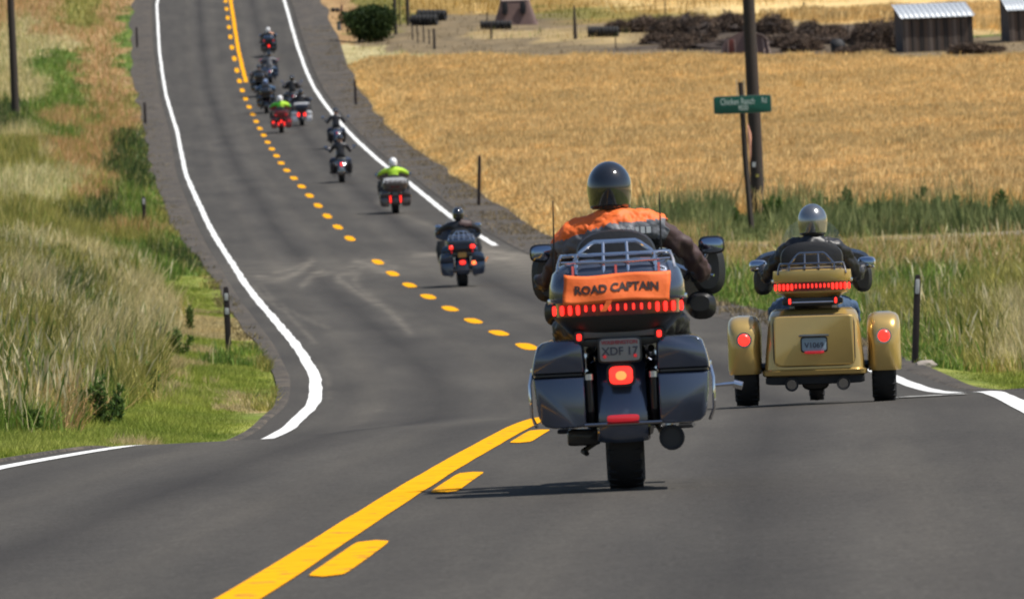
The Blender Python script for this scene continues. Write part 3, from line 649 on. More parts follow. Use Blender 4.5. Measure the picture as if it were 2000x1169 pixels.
def drivetrain(root, tankp, y=1.63):
    e = MB(); e.rbox((0, .80, .42), (.26, .50, .28), BMET, e=3)
    for (yy, tilt) in ((.70, -.38), (.95, .38)):
        for k in range(7):
            q = k*.032; e.rbox((0, yy+math.sin(tilt)*q*1.1, .55+q), (.24, .17, .02), ALU if k % 2 else BMET, e=4)
    e.disc((.16, .72, .42), .13, .06, CHR, axis='x'); e.disc((-.16, .80, .42), .15, .07, CHR, axis='x'); e.disc((-.15, .5, .42), .10, .05, BMET, axis='x')
    e.obj('engine', root)
    fr = MB()
    for s in (-1, 1):
        fr.tube([(s*.12, .0, .33), (s*.14, .42, .34), (s*.13, .6, .28), (s*.12, 1.1, .28), (s*.06, 1.25, .6), (0, 1.3, .98)], .02, BMET)
        fr.tube([(s*.16, -.05, .72), (s*.16, .45, .66), (s*.10, .7, .75), (0, 1.2, .92)], .018, BMET)
        fr.tube([(s*.15, 0, .33), (s*.16, .22, .70)], .024, CHR)
    fr.obj('frame', root)
    MB().loft([(.62, 0, .86, .06, .05, 2.5), (.70, 0, .88, .13, .09, 2.6), (.85, 0, .90, .16, .115, 2.6), (1.0, 0, .915, .15, .11, 2.5), (1.12, 0, .93, .10, .07, 2.2)], tankp).obj('tank', root)
    for s in (-1, 1):
        b = MB(); b.rbox((s*.31, 1.14, .29), (.10, .30, .022), BLK, e=5); b.tube([(s*.14, 1.1, .3), (s*.28, 1.12, .285)], .012, CHR); b.obj('footboard', root)
def saddlebag(root, s, paint, lid, x0=.185, x1=.452, z0=.335, z1=.785, split=.605, **_):
    """hard case: flat rear face with a bevelled rim, chamfered lower outer corner, separate lid"""
    def prism(P, m, secs):
        o = MB(); rings = []
        cx = sum(p[0] for p in P)/len(P); cz = sum(p[1] for p in P)/len(P); n = len(P); V = []; F = []
        for (y, k, dx) in secs:
            for (x, z) in P: V.append((s*(cx+(x-cx)*k+dx), y, cz+(z-cz)*k))
        for j in range(len(secs)-1):
            for i in range(n): q = (i+1) % n; F.append([j*n+i, j*n+q, (j+1)*n+q, (j+1)*n+i])
        F.append(list(range(n))); F.append([(len(secs)-1)*n+i for i in range(n)][::-1]); return o.add(V, F, m)
    SC_ = [(-.435, .90, 0), (-.430, .945, 0), (-.418, .975, 0), (-.395, .995, 0), (-.36, 1, 0), (.08, 1, 0), (.17, .9, -.012), (.225, .68, -.03)]
    B = [(x0+.012, z0), (x0+.05, z0-.002), (x1-.10, z0-.002), (x1-.055, z0+.008), (x1-.03, z0+.032), (x1-.018, z0+.07), (x1-.008, z0+.15), (x1, split-.006), (x0, split-.006), (x0, z0+.02)]
    bo = prism(B, paint, SC_).obj('saddlebag', root, ang=50)
    prism([(x0+.006, split-.006), (x1-.008, split-.006), (x1-.008, split+.006), (x0+.006, split+.006)], BLPL, SC_).obj('seal', bo)
    L_ = [(x0-.002, split+.006), (x1+.005, split+.006), (x1+.003, split+.04), (x1-.010, split+.095), (x1-.028, z1-.028), (x1-.055, z1-.008), (x1-.09, z1), (x0+.05, z1), (x0+.015, z1-.012), (x0, z1-.04)]
    prism(L_, lid, SC_).obj('lid', bo, ang=50)
    MB().rbox((s*(x1+.006), -.22, split+.01), (.016, .06, .06), CHR).obj('latch', bo)
    return bo
def trunk(root, paint, w=.71, z0=.80, z1=1.19, y0=-.50, y1=.02, lightbar=True, rack=True, lidp=None, rackm=CHR, nlights=17, lenses=True, zbar=.932, hrack=.10, base=BLPL):
    lidp = lidp or paint; h = w/2; yc = (y0+y1)/2; hy = (y1-y0)/2
    t = MB(); t.loft([(z0, 0, yc+.03, h*.66, hy*.80, 3.4), (z0+.02, 0, yc+.02, h*.74, hy*.87, 3.8), (zbar-.045, 0, yc, h*.93, hy*.98, 4.4), (zbar-.032, 0, yc, h*.95, hy, 4.4)], base, n=40, axis='z')
    t.loft([(zbar-.032, 0, yc, h*.90, hy*.94, 4.4), (zbar+.040, 0, yc, h*.91, hy*.945, 4.4)], REDD if lightbar else paint, n=40, axis='z')
    to = t.obj('trunk', root)
    l = MB(); l.loft([(zbar+.040, 0, yc, h*.965, hy*1.0, 4.4), (zbar+.06, 0, yc, h*1.0, hy*1.02, 4.4), (zbar+.13, 0, yc, h*.985, hy*1.0, 4.2), (z1-.07, 0, yc, h*.94, hy*.95, 3.8), (z1-.03, 0, yc, h*.84, hy*.86, 3.4), (z1-.008, 0, yc, h*.68, hy*.68, 3), (z1, 0, yc, h*.45, hy*.45, 2.6)], lidp, n=44, axis='z')
    lo = l.obj('trunk_lid', to)
    for s in (-1, 1): MB().rbox((s*(h*.98), yc-.05, zbar+.05), (.03, .12, .028), CHR).obj('latch', to)
    if lightbar:
        # individual lenses follow the rounded back of the box
        for i in range(nlights):
            a = (i/(nlights-1)*2-1); side = abs(a)
            x = a*h*.93; e = 4.4; yy = yc - hy*.955*(max(0, 1-(abs(x)/(h*.915+.02))**e))**(1/e)
            yy = min(yy, yc-hy*.3)
            tall = .052 if side > .55 else .034
            wd = .021 if side > .55 else .014
            b = MB(); b.rbox((x, yy, zbar+(.002 if side > .55 else .008)), (wd, .022, tall), RED, e=3.5, n=10); b.obj('brake_lens', to)
    if rack:
        r_ = MB(); zt = z1; m = rackm; rr = .0095
        ring = [(h*.80*abs(math.cos(a))**.45*(1 if math.cos(a) > 0 else -1), yc+hy*.78*abs(math.sin(a))**.45*(1 if math.sin(a) > 0 else -1), zt+.022) for a in [2*math.pi*(k+.5)/28 for k in range(28)]]
        r_.tube(ring+[ring[0]], rr, m, n=8, cap=False)
        arch = [(-h*.60, y0+.07, zt-.005), (-h*.52, y0+.08, zt+.035), (-h*.36, y0+.09, zt+hrack*.88), (-h*.3, y0+.09, zt+hrack), (h*.3, y0+.09, zt+hrack), (h*.36, y0+.09, zt+hrack*.88), (h*.52, y0+.08, zt+.035), (h*.60, y0+.07, zt-.005)]
        r_.tube(arch, rr*1.15, m)
        for x in (-.55, -.17, .17, .55):
            X_ = h*x; top = zt+hrack if abs(x) < .2 else zt+.022
            r_.tube([(X_, y0+.09, top), (X_*1.03, y0+.06, zt+.022), (X_*1.05, y0+.035, zt-.03), (X_*1.06, y0+.02, zt-.075)], rr*.9, m, n=6)
            r_.tube([(X_, y0+.06, zt+.022), (X_, y1-.08, zt+.022)], rr*.8, m, n=6)
        for s in (-1, 1): r_.tube([(s*h*.80, y0+.10, zt+.022), (s*h*.84, y0+.05, zt-.02), (s*h*.86, y0+.03, zt-.06)], rr*.9, m, n=6)
        r_.tube([(-h*.80, y0+.04, zt-.012), (-h*.3, y0+.022, zt-.016), (h*.3, y0+.022, zt-.016), (h*.80, y0+.04, zt-.012)], rr*.7, m, n=6)
        r_.obj('luggage_rack', to)
    return to
def small_lamp(root, c, w_, h_, m, name='tail_lamp', bezel=True, round_=False):
    o = MB()
    if bezel: o.loft([(c[1]-.0, c[0], c[2], w_/2+.012, h_/2+.012, 2 if round_ else 4), (c[1]+.05, c[0], c[2], w_/2+.004, h_/2+.004, 2 if round_ else 4)], BMET if not round_ else CHR, n=20)
    o2 = MB(); o2.loft([(c[1]-.022, c[0], c[2], w_/2*.7, h_/2*.7, 2 if round_ else 3), (c[1]-.012, c[0], c[2], w_/2*.95, h_/2*.95, 2 if round_ else 4), (c[1]+.02, c[0], c[2], w_/2, h_/2, 2 if round_ else 4)], m, n=20)
    if bezel:
        b = o.obj('lamp_housing', root); o2.obj(name, b); return b
    return o2.obj(name, root)
def plate(root, c, m, txt=None, top=None, w_=.205, h_=.115, tilt=0, strip_=None):
    o = MB(); o.rbox((c[0], c[1]+.012, c[2]), (w_+.022, .014, h_+.02), BMET, e=8, r=.2); fr = o.obj('plate_frame', root)
    p = MB(); p.rbox((c[0], c[1], c[2]), (w_, .008, h_), m, e=9, r=.3); po = p.obj('licence_plate', fr)
    def put(s, size, mm, dz, bold=0):
        me = text_mesh(s, size, mm, bold=bold); me.transform(Matrix.Translation((c[0], c[1]-.006, c[2]+dz)) @ R_BACK); return me
    if txt or top:
        bm = bmesh.new(); ms = []
        for (s, size, mm, dz, bo) in ([(top, .027, PLRED, h_*.33, .001)] if top else [])+([(txt, .058, PLBLK, -.008, .0008)] if txt else []):
            me = put(s, size, mm, dz, bo); i0 = len(bm.faces); bm.from_mesh(me); bm.faces.ensure_lookup_table(); ms.append(mm)
            for f in bm.faces[i0:]: f.material_index = len(ms)-1
        me = bpy.data.meshes.new('lettering'); bm.to_mesh(me); bm.free()
        for mm in ms: me.materials.append(mm)
        link('lettering', me, fr)
    return fr

def touring_bike(name, P, **kw):
    root = empty(name, **kw); paint = P.get('paint', CHAR); g = P.get
    wheel(root, (0, 0, .33), .33, g('tw', .20), 'rear_wheel'); 
    fender(root, (0, 0, .36), .40, .27, 30, 196, g('fender', paint), 'rear_fender', drop=.09)
    drivetrain(root, paint); front_end(root, paint, mirror=g('mirror', CHR), wind=g('wind', True), fairing=g('fairing', True), mx=g('mx', .46), lowers=g('lowers', True), mz=g('mz', 1.21), handle=g('handle', .40), fx=g('fx', 0.0), fp=g('fp'))
    st = MB(); st.loft([(.14, 0, .72, .13, .05, 3), (.2, 0, .75, .17, .07, 3), (.42, 0, .73, .19, .075, 3), (.60, 0, .74, .17, .07, 3), (.72, 0, .77, .10, .05, 2.5)], SEAT)
    if g('trunk', True): st.loft([(.02, 0, .80, .15, .06, 3), (.12, 0, .83, .18, .075, 3), (.26, 0, .80, .17, .07, 3)], SEAT)
    st.obj('seat', root)
    bags = g('bags', 'hard'); lw = g('low', 0.0)
    if bags == 'hard':
        for s in (-1, 1): saddlebag(root, s, g('bag', paint), g('baglid', paint), z0=.335-lw, z1=.782-lw, split=.605-lw)
    elif bags == 'soft':
        for s in (-1, 1):
            b = MB(); b.loft([(.30, s*.27, -.04, .055, .17, 3), (.34, s*.275, -.04, .085, .21, 3.2), (.55, s*.28, -.04, .095, .23, 3.5), (.60, s*.28, -.04, .10, .235, 3.5), (.66, s*.275, -.04, .085, .22, 3)], SEAT, axis='z'); bo = b.obj('saddlebag', root)
            MB().strap([(s*.28, -.285, .62), (s*.28, -.285, .36)], .03, .008, BLK).obj('strap', bo)
    for s in (-1, 1):
        q = MB()
        q.tube([(s*.165, -.30, .34), (s*.165, -.40, .42), (s*.165, -.41, .57), (s*.165, -.34, .60), (s*.165, -.1, .60)], .020, g('guard', BMET), n=10)
        q.tube([(s*.165, -.41, .575), (s*.165, -.41, .605)], .026, ALU, n=10)
        q.obj('bag_guard', root)
    MB().tube([(-.20, -.42, .345), (.20, -.42, .345)], .011, DCHR).obj('bumper_bar', root)
    # exhausts
    for s in ((1, -1) if g('dual', True) else (1,)):
        ex = MB(); ex.tube([(s*.14, .8, .40), (s*.20, .6, .30), (s*.235, .35, .27), (s*.245, -.38, .262)], [.03, .035, .05, .055], g('pipe', BMET), n=16)
        ex.lathe((s*.245, -.385, .262), [(-.004, .056), (-.014, .053), (-.010, .040), (.03, .036), (.05, .001)], BLK, axis='y', n=18)
        ex.obj('exhaust', root)
    if g('trunk', True):
        trunk(root, g('trunkp', paint), lightbar=g('bar', False), rack=g('rack', True), rackm=g('rackm', CHR), base=g('base', BLPL), w=g('tw_', .71), z0=.80-lw*1.35, zbar=.932-lw*1.35, z1=1.19-lw*1.8, hrack=g('hrack', .10))
        br = MB(); br.rbox((0, -.22, .765-lw*1.35), (.40, .36, .05), BMET, e=4)
        br.rbox((.0, -.42, .805-lw*1.35), (.42, .03, .036), GREYT, e=5); br.obj('trunk_bracket', root)
        if g('back', True):
            q = lw*1.8; hw_ = g('backw', .21); bk = MB(); bk.loft([(.06, 0, 1.16-q, hw_*.8, .10, 3), (.08, 0, 1.19-q, hw_*.95, .14, 2.6), (.13, 0, 1.19-q, hw_, .15, 2.5), (.17, 0, 1.18-q, hw_*.9, .13, 2.6)], SEAT, n=28)
            bk.obj('passenger_backrest', root)
    for l in g('lamps', []):
        small_lamp(root, *l)
    if g('plate'): plate(root, *g('plate'))
    return root
# ================================================================== people
def skin_body(J, E_, fingers=None, name='body'):
    """J: list of (x,y,z,rx,ry); E_: edges; returns a mesh grown round the joints"""
    me = bpy.data.meshes.new(name); me.from_pydata([j[:3] for j in J], E_, []); o = bpy.data.objects.new(name, me); COL.objects.link(o)
    md = o.modifiers.new('skin', 'SKIN'); md.use_smooth_shade = True
    sv = me.skin_vertices[0].data
    for i, j in enumerate(J): sv[i].radius = (j[3], j[4]); sv[i].use_root = (i == 0)
    s = o.modifiers.new('sub', 'SUBSURF'); s.levels = 2; s.render_levels = 2
    bpy.context.view_layer.update(); dg = bpy.context.evaluated_depsgraph_get(); out = bpy.data.meshes.new_from_object(o.evaluated_get(dg)); bpy.data.objects.remove(o); bpy.data.meshes.remove(me)
    out.name = name; return out
def rider_mesh(name, dx=0, tiltL=0, lift=(0, 0), grip=.41, hand_z=1.085, hand_y=.97, knee=.31, lean=0.0, seat=(0, .50, .83), elbow=((.40, .74, 1.12), (.40, .74, 1.12)), foot_y=1.16, foot_z=.33, up=0):
    sx, sy, sz = seat
    # joints: 0 pelvis 1 waist 2 chest 3 upper 4 neck 5 headlow 6 headtop
    J = [(0, sy, sz, .165, .13), (dx*.3, sy-.01, sz+.17, .15, .115), (dx*.7, sy+.03+lean*.5, sz+.34, .175, .12), (dx, sy+.06+lean, sz+.465, .13, .095), (dx, sy+.075+lean, sz+.57, .058, .06), (dx, sy+.095+lean, sz+.655, .078, .09), (dx, sy+.09+lean, sz+.755, .07, .085)]
    Ee = [(0, 1), (1, 2), (2, 3), (3, 4), (4, 5), (5, 6)]; seg = {}
    for k, s in enumerate((-1, 1)):
        b = len(J); el = elbow[k]
        J += [(dx+s*.19, sy+.05+lean, sz+.475+lift[k], .072, .078), (s*el[0]*.80, (sy+el[1])/2+.02, (sz+.475+lift[k]+el[2])/2+.0, .060, .062), (s*el[0], el[1], el[2], .050, .052), (s*(grip+.01), hand_y-.07, hand_z+.015, .034, .032), (s*grip, hand_y, hand_z+.012, .043, .022)]
        Ee += [(3, b), (b, b+1), (b+1, b+2), (b+2, b+3), (b+3, b+4)]; seg['arm', s] = (b, b+1, b+2, b+3, b+4)
        c = len(J)
        J += [(s*.11, sy+.08, sz-.03, .10, .10), (s*knee*.75, sy+.28, sz+.0, .088, .088), (s*knee, sy+.46, sz-.02, .068, .066), (s*(knee-.005), sy+.54, sz-.22, .058, .058), (s*(knee-.01), foot_y-.1, foot_z+.07, .045, .045), (s*knee, foot_y-.11, foot_z+.0, .045, .035), (s*(knee+.02), foot_y+.10, foot_z-.0, .042, .03)]
        Ee += [(0, c), (c, c+1), (c+1, c+2), (c+2, c+3), (c+3, c+4), (c+4, c+5), (c+5, c+6)]; seg['leg', s] = tuple(range(c, c+7))
    me = skin_body(J, Ee, name=name)
    # fingers closed round the grip, thumb from the side of the palm
    bm = bmesh.new(); bm.from_mesh(me); n0 = len(bm.faces)
    fb = MB(); D0 = mat('skin', (.50, .29, .20), .5)
    for s in (-1, 1):
        gx, gy, gz = s*grip, hand_y, hand_z
        for k, (off, ln, r_) in enumerate(((-.030, .95, .0095), (-.010, 1.05, .010), (.011, 1.0, .0095), (.031, .8, .0082))):
            x = gx+s*off
            fb.tube([(x, gy-.005, gz+.018), (x, gy+.035*ln, gz+.022), (x, gy+.055*ln, gz+.002), (x, gy+.045*ln, gz-.026*ln), (x, gy+.018, gz-.034*ln)], [r_*1.15, r_*1.1, r_, r_*.95, r_*.7], D0, n=7)
        fb.tube([(gx-s*.036, gy-.03, gz+.005), (gx-s*.048, gy-.012, gz-.012), (gx-s*.040, gy+.012, gz-.026), (gx-s*.028, gy+.026, gz-.030)], [.014, .0125, .011, .008], D0, n=7)
    fm = fb.mesh('f'); bm.from_mesh(fm)
    # nose, chin and ears on the head
    hb = MB(); hx, hy, hz = J[5][:3]
    hb.loft([(hz-.035, hx, hy+.092, .012, .012, 2), (hz-.025, hx, hy+.106, .017, .018, 2), (hz+.0, hx, hy+.100, .011, .014, 2), (hz+.03, hx, hy+.088, .007, .008, 2)], D0, n=10, axis='z')
    hb.loft([(hz-.085, hx, hy+.055, .025, .02, 2), (hz-.068, hx, hy+.075, .034, .03, 2), (hz-.045, hx, hy+.07, .03, .03, 2)], D0, n=12, axis='z')
    for s in (-1, 1): hb.loft([(hx+s*.072, hy, hz+.0, .012, .022, 2), (hx+s*.086, hy-.004, hz+.002, .018, .032, 2), (hx+s*.090, hy-.006, hz+.003, .012, .024, 2)], D0, n=10, axis='x')
    hm = hb.mesh('h'); bm.from_mesh(hm); bm.faces.ensure_lookup_table()
    me2 = bpy.data.meshes.new(name); bm.to_mesh(me2); 
    # clothing zones by nearest bone: 0 skin 1 jacket 2 trousers 3 glove 4 boot
    S = []
    for a, b in Ee:
        if (a, b) in ((4, 5), (5, 6)): z = 0
        elif (a, b) == (3, 4): z = 1
        elif (a, b) in ((0, 1), (1, 2), (2, 3)): z = 1
        else:
            z = 1
            for s in (-1, 1):
                A = seg['arm', s]; L = seg['leg', s]
                if b == A[4]: z = 3
                if b == A[3]: z = 5
                if b in L: z = 4 if b in (L[5], L[6]) else 2
        S.append((np.array(J[a][:3]), np.array(J[b][:3]), z))
    C = np.array([f.calc_center_median() for f in bm.faces]); best = np.full(len(C), 9.); zone = np.zeros(len(C), int)
    for A, B, z in S:
        t = np.clip(((C-A)@(B-A))/max(1e-9, (B-A)@(B-A)), 0, 1); d = np.linalg.norm(C-(A+t[:, None]*(B-A)), axis=1)
        u = d < best; best[u] = d[u]; zone[u] = z
    zone[(C[:, 2] > sz+.62) & (zone == 1)] = 0; zone[(C[:, 2] < sz+.02) & (zone == 1)] = 2
    nf = len(fm.polygons); zone[n0:n0+nf] = 3; zone[n0+nf:] = 0
    bm.free(); me2.materials.clear()
    for m_ in (D0,)*6: me2.materials.append(m_)
    me2.polygons.foreach_set('material_index', zone.astype(np.int32)); me2.polygons.foreach_set('use_smooth', [True]*len(me2.polygons)); me2.update()
    return me2, J, zone
SKIN = mat('skin', (.50, .29, .20), .5)
def cloth(name, col, rough=.8, **k): return mat(name, col, rough, var=.25, scale=14, bump=.5, **k)
JBLK = cloth('black_leather', (.018, .018, .021), .45); JBRN = cloth('brown_maroon_leather', (.055, .027, .026), .6); DENIM = cloth('blue_denim', (.045, .085, .16)); DKDEN = cloth('dark_denim', (.025, .04, .08)); GLV = cloth('black_glove', (.015, .015, .017), .55); BOOT = cloth('black_boot', (.014, .013, .013), .4)
HIVIS = cloth('lime_hi_vis_cloth', (.52, .95, .05), .7, emit=0); GREENJ = cloth('bright_green_cloth', (.10, .62, .05), .7); ORNG = cloth('orange_hi_vis_cloth', (1.0, .155, .022), .65); VGREY = cloth('grey_reflective_cloth', (.13, .135, .155), .6); WTX = mat('white_reflective_print', (.75, .75, .73), .4); REDC = cloth('red_cloth', (.6, .04, .05), .7); GREYJ = cloth('grey_cloth', (.20, .20, .21), .8); BLUEJ = cloth('blue_cloth', (.06, .13, .24), .8); WHTC = cloth('white_cloth', (.7, .7, .7), .8)
H_BLK = mat('helmet_gloss_black', (.012, .014, .019), .10, coat=1, var=.02); H_WHT = mat('helmet_white', (.8, .8, .8), .2, coat=.6, var=.02); H_SIL = mat('helmet_silver', (.27, .28, .29), .2, metal=.8, coat=1, var=.03); VIS = mat('visor', (.02, .02, .025), .08, coat=1)
def helmet(parent, c, m, full=True, r=(.117, .145, .135), trim=None):
    """shell open at the face (towards +y), with visor, neck roll"""
    o = MB(); V = []; F = []; nu, nv = 28, 14; z0 = -0.80 if full else -.15
    keep = {}
    for j in range(nv+1):
        ph = math.pi/2 - (math.pi/2-math.asin(z0 if z0 > -1 else -1))*j/nv
        for i in range(nu):
            th = 2*math.pi*i/nu; zz = math.sin(ph); cr = math.cos(ph)
            if zz < 0: cr = 1-.16*(-zz)**1.6
            V.append((c[0]+r[0]*cr*math.cos(th), c[1]+r[1]*cr*math.sin(th), c[2]+r[2]*zz))
    for j in range(nv):
        for i in range(nu):
            th = 2*math.pi*(i+.5)/nu; ph = math.pi/2 - (math.pi/2-math.asin(z0))*(j+.5)/nv
            if math.sin(th) > .70 and math.sin(ph) < .30: continue
            k = (i+1) % nu; F.append([j*nu+i, j*nu+k, (j+1)*nu+k, (j+1)*nu+i])
    o.add(V, F, m); ob = o.obj('helmet', parent, ang=60); sm = ob.modifiers.new('s', 'SOLIDIFY'); sm.thickness = .018; sm.offset = -1
    v = MB(); V = []; F = []; n = 12
    for j in range(5):
        zz = .32-.9*j/4 if full else .2-.35*j/4
        for i in range(n+1):
            th = math.pi/2 + (i/n-.5)*1.65; cr = math.sqrt(max(0, 1-zz*zz)) if zz > 0 else 1-.16*(-zz)**1.6
            V.append((c[0]+r[0]*1.03*cr*math.cos(th), c[1]+r[1]*1.03*cr*math.sin(th), c[2]+r[2]*zz))
    for j in range(4):
        for i in range(n): q = j*(n+1)+i; F.append([q, q+1, q+n+2, q+n+1])
    v.add(V, F, VIS).obj('visor', ob, ang=60)
    b = MB(); b.loft([(c[2]+r[2]*z0-.006, c[0], c[1]-.01, r[0]*.80, r[1]*.80, 2), (c[2]+r[2]*z0+.012, c[0], c[1]-.008, r[0]*.87, r[1]*.87, 2)], BLK, axis='z', n=24, cap=False); b.obj('neck_roll', ob)
    return ob
WRK = bpy.data.textures.new('cloth_folds', 'CLOUDS'); WRK.noise_scale = .06; WRK.noise_depth = 2
def folds(o, st=.022, sub=1):
    if sub: q = o.modifiers.new('fine', 'SUBSURF'); q.levels = sub; q.render_levels = sub
    q = o.modifiers.new('folds', 'DISPLACE'); q.texture = WRK; q.strength = st; q.mid_level = .5
def person(name, meshz, mats, label, loc, rot, helm=None, full=True, group=None, vest=None, hz=.045):
    me, J, zone = meshz
    root = link(name, me, label=label, cat='person', group=group); root.location = loc; root.rotation_euler = rot
    if len(mats) < 6: mats = list(mats)+[mats[1]]
    for i, m_ in enumerate(mats):
        root.material_slots[i].link = 'OBJECT'; root.material_slots[i].material = m_
    if helm is not None:
        helmet(root, (J[5][0], J[5][1]-.01, J[5][2]+hz), helm, full)
    return root
def shell(parent, me, name, zmin, zmax, test, off, matf, mats):
    """a garment lifted off the body surface"""
    bm = bmesh.new(); bm.from_mesh(me); dl = [f for f in bm.faces if not (zmin < f.calc_center_median().z < zmax and test(f.calc_center_median()))]
    bmesh.ops.delete(bm, geom=dl, context='FACES'); bmesh.ops.subdivide_edges(bm, edges=bm.edges[:], cuts=2, use_grid_fill=True)
    for v in bm.verts: v.normal_update()
    nv = {v: v.co+v.normal*off for v in bm.verts}
    for v, c in nv.items(): v.co = c
    for f in bm.faces: f.material_index = matf(f.calc_center_median())
    m2 = bpy.data.meshes.new(name); bm.to_mesh(m2); bm.free()
    for q in mats: m2.materials.append(q)
    o = link(name, m2, parent); s = o.modifiers.new('s', 'SOLIDIFY'); s.thickness = .006; s.offset = 1; return o

def on_road(xpx, vpx, dz=.006):
    X, d, z = px2w(xpx, vpx, ROADZ); z += dz
    h = math.atan2(-(XC(d+4)-XC(d-4)), 8.0); p = math.atan2(float(H(d+2)-H(d-1)), 3.0)
    return (X, d, z), (p, 0, h)

# ================================================================== lead machine: road captain
loc, rot = on_road(1225, 957)
rot = (0, math.radians(-.3), rot[2]*.6)
BIG = dict(paint=CHAR, bar=True, mirror=BLKP, guard=BMET, rackm=CHR, mx=.445, mz=1.235, fx=.055, fp=BLKP, lowers=False, handle=.36, pipe=BMET, tw_=.70, dual=False, hrack=.088,
    lamps=[((0, -.435, .592), .125, .095, RED), ((-.205, -.44, .795), .026, .036, RED, 'marker_lamp'), ((.205, -.44, .795), .026, .036, RED, 'marker_lamp')],
    plate=((0, -.46, .722), PLATE, 'XDF 17', 'WASHINGTON'))
bike = touring_bike('touring_motorcycle', BIG, label='dark blue grey touring motorcycle carrying the orange ROAD CAPTAIN banner, nearest to us', cat='motorcycle')
bike.location = loc; bike.rotation_euler = rot
MB().loft([(-.462, 0, .590, .02, .016, 2.2), (-.452, 0, .590, .035, .03, 2.2)], REDHOT).obj('bulb', [c for c in bike.children if c.name.startswith('lamp_housing')][0])
MB().rbox((0, -.445, .372), (.165, .025, .036), RED2, e=5).obj('reflector', bike)
for s in (-1, 1):
    MB().disc((s*.078, -.468, .690), .009, .01, RED2, axis='y', n=10).obj('plate_bolt', bike)
MB().tube([(.47, .75, .50), (.60, .76, .505)], .010, CHR).tube([(.58, .755, .503), (.625, .75, .49)], .022, CHR, n=10).obj('highway_peg', bike)
MB().tube([(-.33, .02, 1.1), (-.315, -.02, 1.30), (-.31, -.05, 1.50)], [.006, .005, .003], BLK, n=6).obj('antenna', bike)
MB().tube([(.235, .02, 1.05), (.237, -.02, 1.30), (.24, -.05, 1.52)], [.006, .005, .003], BLK, n=6).obj('antenna', bike)
MB().rbox((0, -.02, .47), (.36, .5, .24), BLK, e=4).obj('black_infill', bike)  # plain black box filling the gap between fender and bags
ex_ = MB(); ex_.tube([(.245, -.15, .262), (.245, -.40, .262)], [.058, .064], BMET, n=20); ex_.lathe((.245, -.405, .262), [(0, .066), (-.012, .062), (-.01, .05), (.03, .048), (.05, .001)], BLK, axis='y', n=20); ex_.obj('exhaust_tip', bike)
for x_, z_ in ((.205, .332), (.275, .33), (.36, .322)): MB().disc((x_, -.40, z_), .010, .02, CHR, n=10).obj('bracket_bolt', bike)
k_ = MB(); k_.rbox((-.21, .20, .275), (.17, .44, .085), BMET, e=7); k_.tube([(-.13, .5, .25), (-.22, .2, .2), (-.2, .05, .19)], .014, BLK); k_.obj('kickstand', bike)
for s in (-1, 1): MB().tube([(s*.445, -.30, .345), (s*.468, -.34, .40), (s*.470, -.34, .56), (s*.458, -.30, .62)], .009, CHR).obj('bag_rail', bike)
for s in (-1, 1):
    MB().loft([(1.12, s*.42+.055, 1.115, .06, .11, 2.6), (1.15, s*.425+.055, 1.11, .088, .135, 2.6), (1.20, s*.42+.055, 1.11, .085, .13, 2.4), (1.26, s*.38+.055, 1.11, .05, .08, 2.2)], BLPL, n=24).obj('wind_deflector', bike)
    MB().loft([(1.10, s*.37+.055, .93, .05, .04, 2.6), (1.14, s*.38+.055, .92, .075, .075, 2.6), (1.22, s*.34+.055, .92, .05, .05, 2.2)], BMET, n=20).obj('turn_signal_pod', bike)
# banner hung from the rack
def banner():
    w_, h_ = .545, .142; zc = 1.038; y = -.565; nx, nz = 26, 8; V = []; F = []
    for j in range(nz+1):
        for i in range(nx+1):
            a = i/nx-.5; b = j/nz-.5; edge = abs(a)*2
            V.append((a*w_+.006*math.sin(b*4), y+.018*(edge**3.2)+.003*math.sin(a*17)*(.5-b)+.004*math.sin(a*9+b*5)-.012*b+.42*(b+.5)*h_, zc+b*h_+.006*math.sin(a*7+.6)+(.010*edge**4 if b > 0 else 0)*b*2))
    for j in range(nz):
        for i in range(nx): q = j*(nx+1)+i; F.append([q, q+1, q+nx+2, q+nx+1])
    o = MB().add(V, F, ORNG); ob = o.obj('banner', None, ang=80, label='orange cloth banner reading ROAD CAPTAIN across the back of the nearest motorcycle', cat='banner')
    s = ob.modifiers.new('s', 'SOLIDIFY'); s.thickness = .002; s.offset = 0
    me = text_mesh('ROAD CAPTAIN', .057, mat('black_print', (.035, .02, .018), .6), extrude=.0006, bold=.0024)
    xs = [v.co.x for v in me.vertices]; sc_ = .43/(max(xs)-min(xs)); 
    for v in me.vertices:
        x = v.co.x*sc_; a = x/w_; b = v.co.y/h_-.02; e_ = abs(a)*2
        v.co = (x, y-.0030+.018*(e_**3.2)+.003*math.sin(a*17)*(.5-b)+.004*math.sin(a*9+b*5)-.012*b+.42*(b+.5)*h_-v.co.z*.4, zc+v.co.y+.006*math.sin(a*7+.6))
    link('lettering', me, ob)
    for x in (-.22, .0, .22): MB().strap([(x, y+.06, zc+h_/2-.01), (x, y+.085, zc+h_/2+.05)], .012, .003, mat('faded_red_tape', (.45, .06, .05), .6)).obj('tie', ob)
    t = MB(); t.strap([(-.04, y-.008, zc-h_/2+.01), (-.055, y-.012, zc-h_/2-.02), (-.075, y-.014, zc-h_/2-.045)], .03, .003, ORNG); t.obj('tie', ob)
    ob.location = loc; ob.rotation_euler = rot
banner()
MB_big = rider_mesh('person', dx=-.02, lift=(-.015, .03), grip=.40, elbow=((.38, .74, 1.08), (.45, .72, 1.09)), seat=(0, .47, .855))
cap = person('person', MB_big, [SKIN, JBRN, JBLK, GLV, BOOT, JBLK], 'rider in glossy black helmet and orange vest over maroon jacket, nearest to us', loc, rot, H_BLK, True, hz=.052)
sl_ = lambda x: 1.372+(.27*x if x < 0 else .03*x)
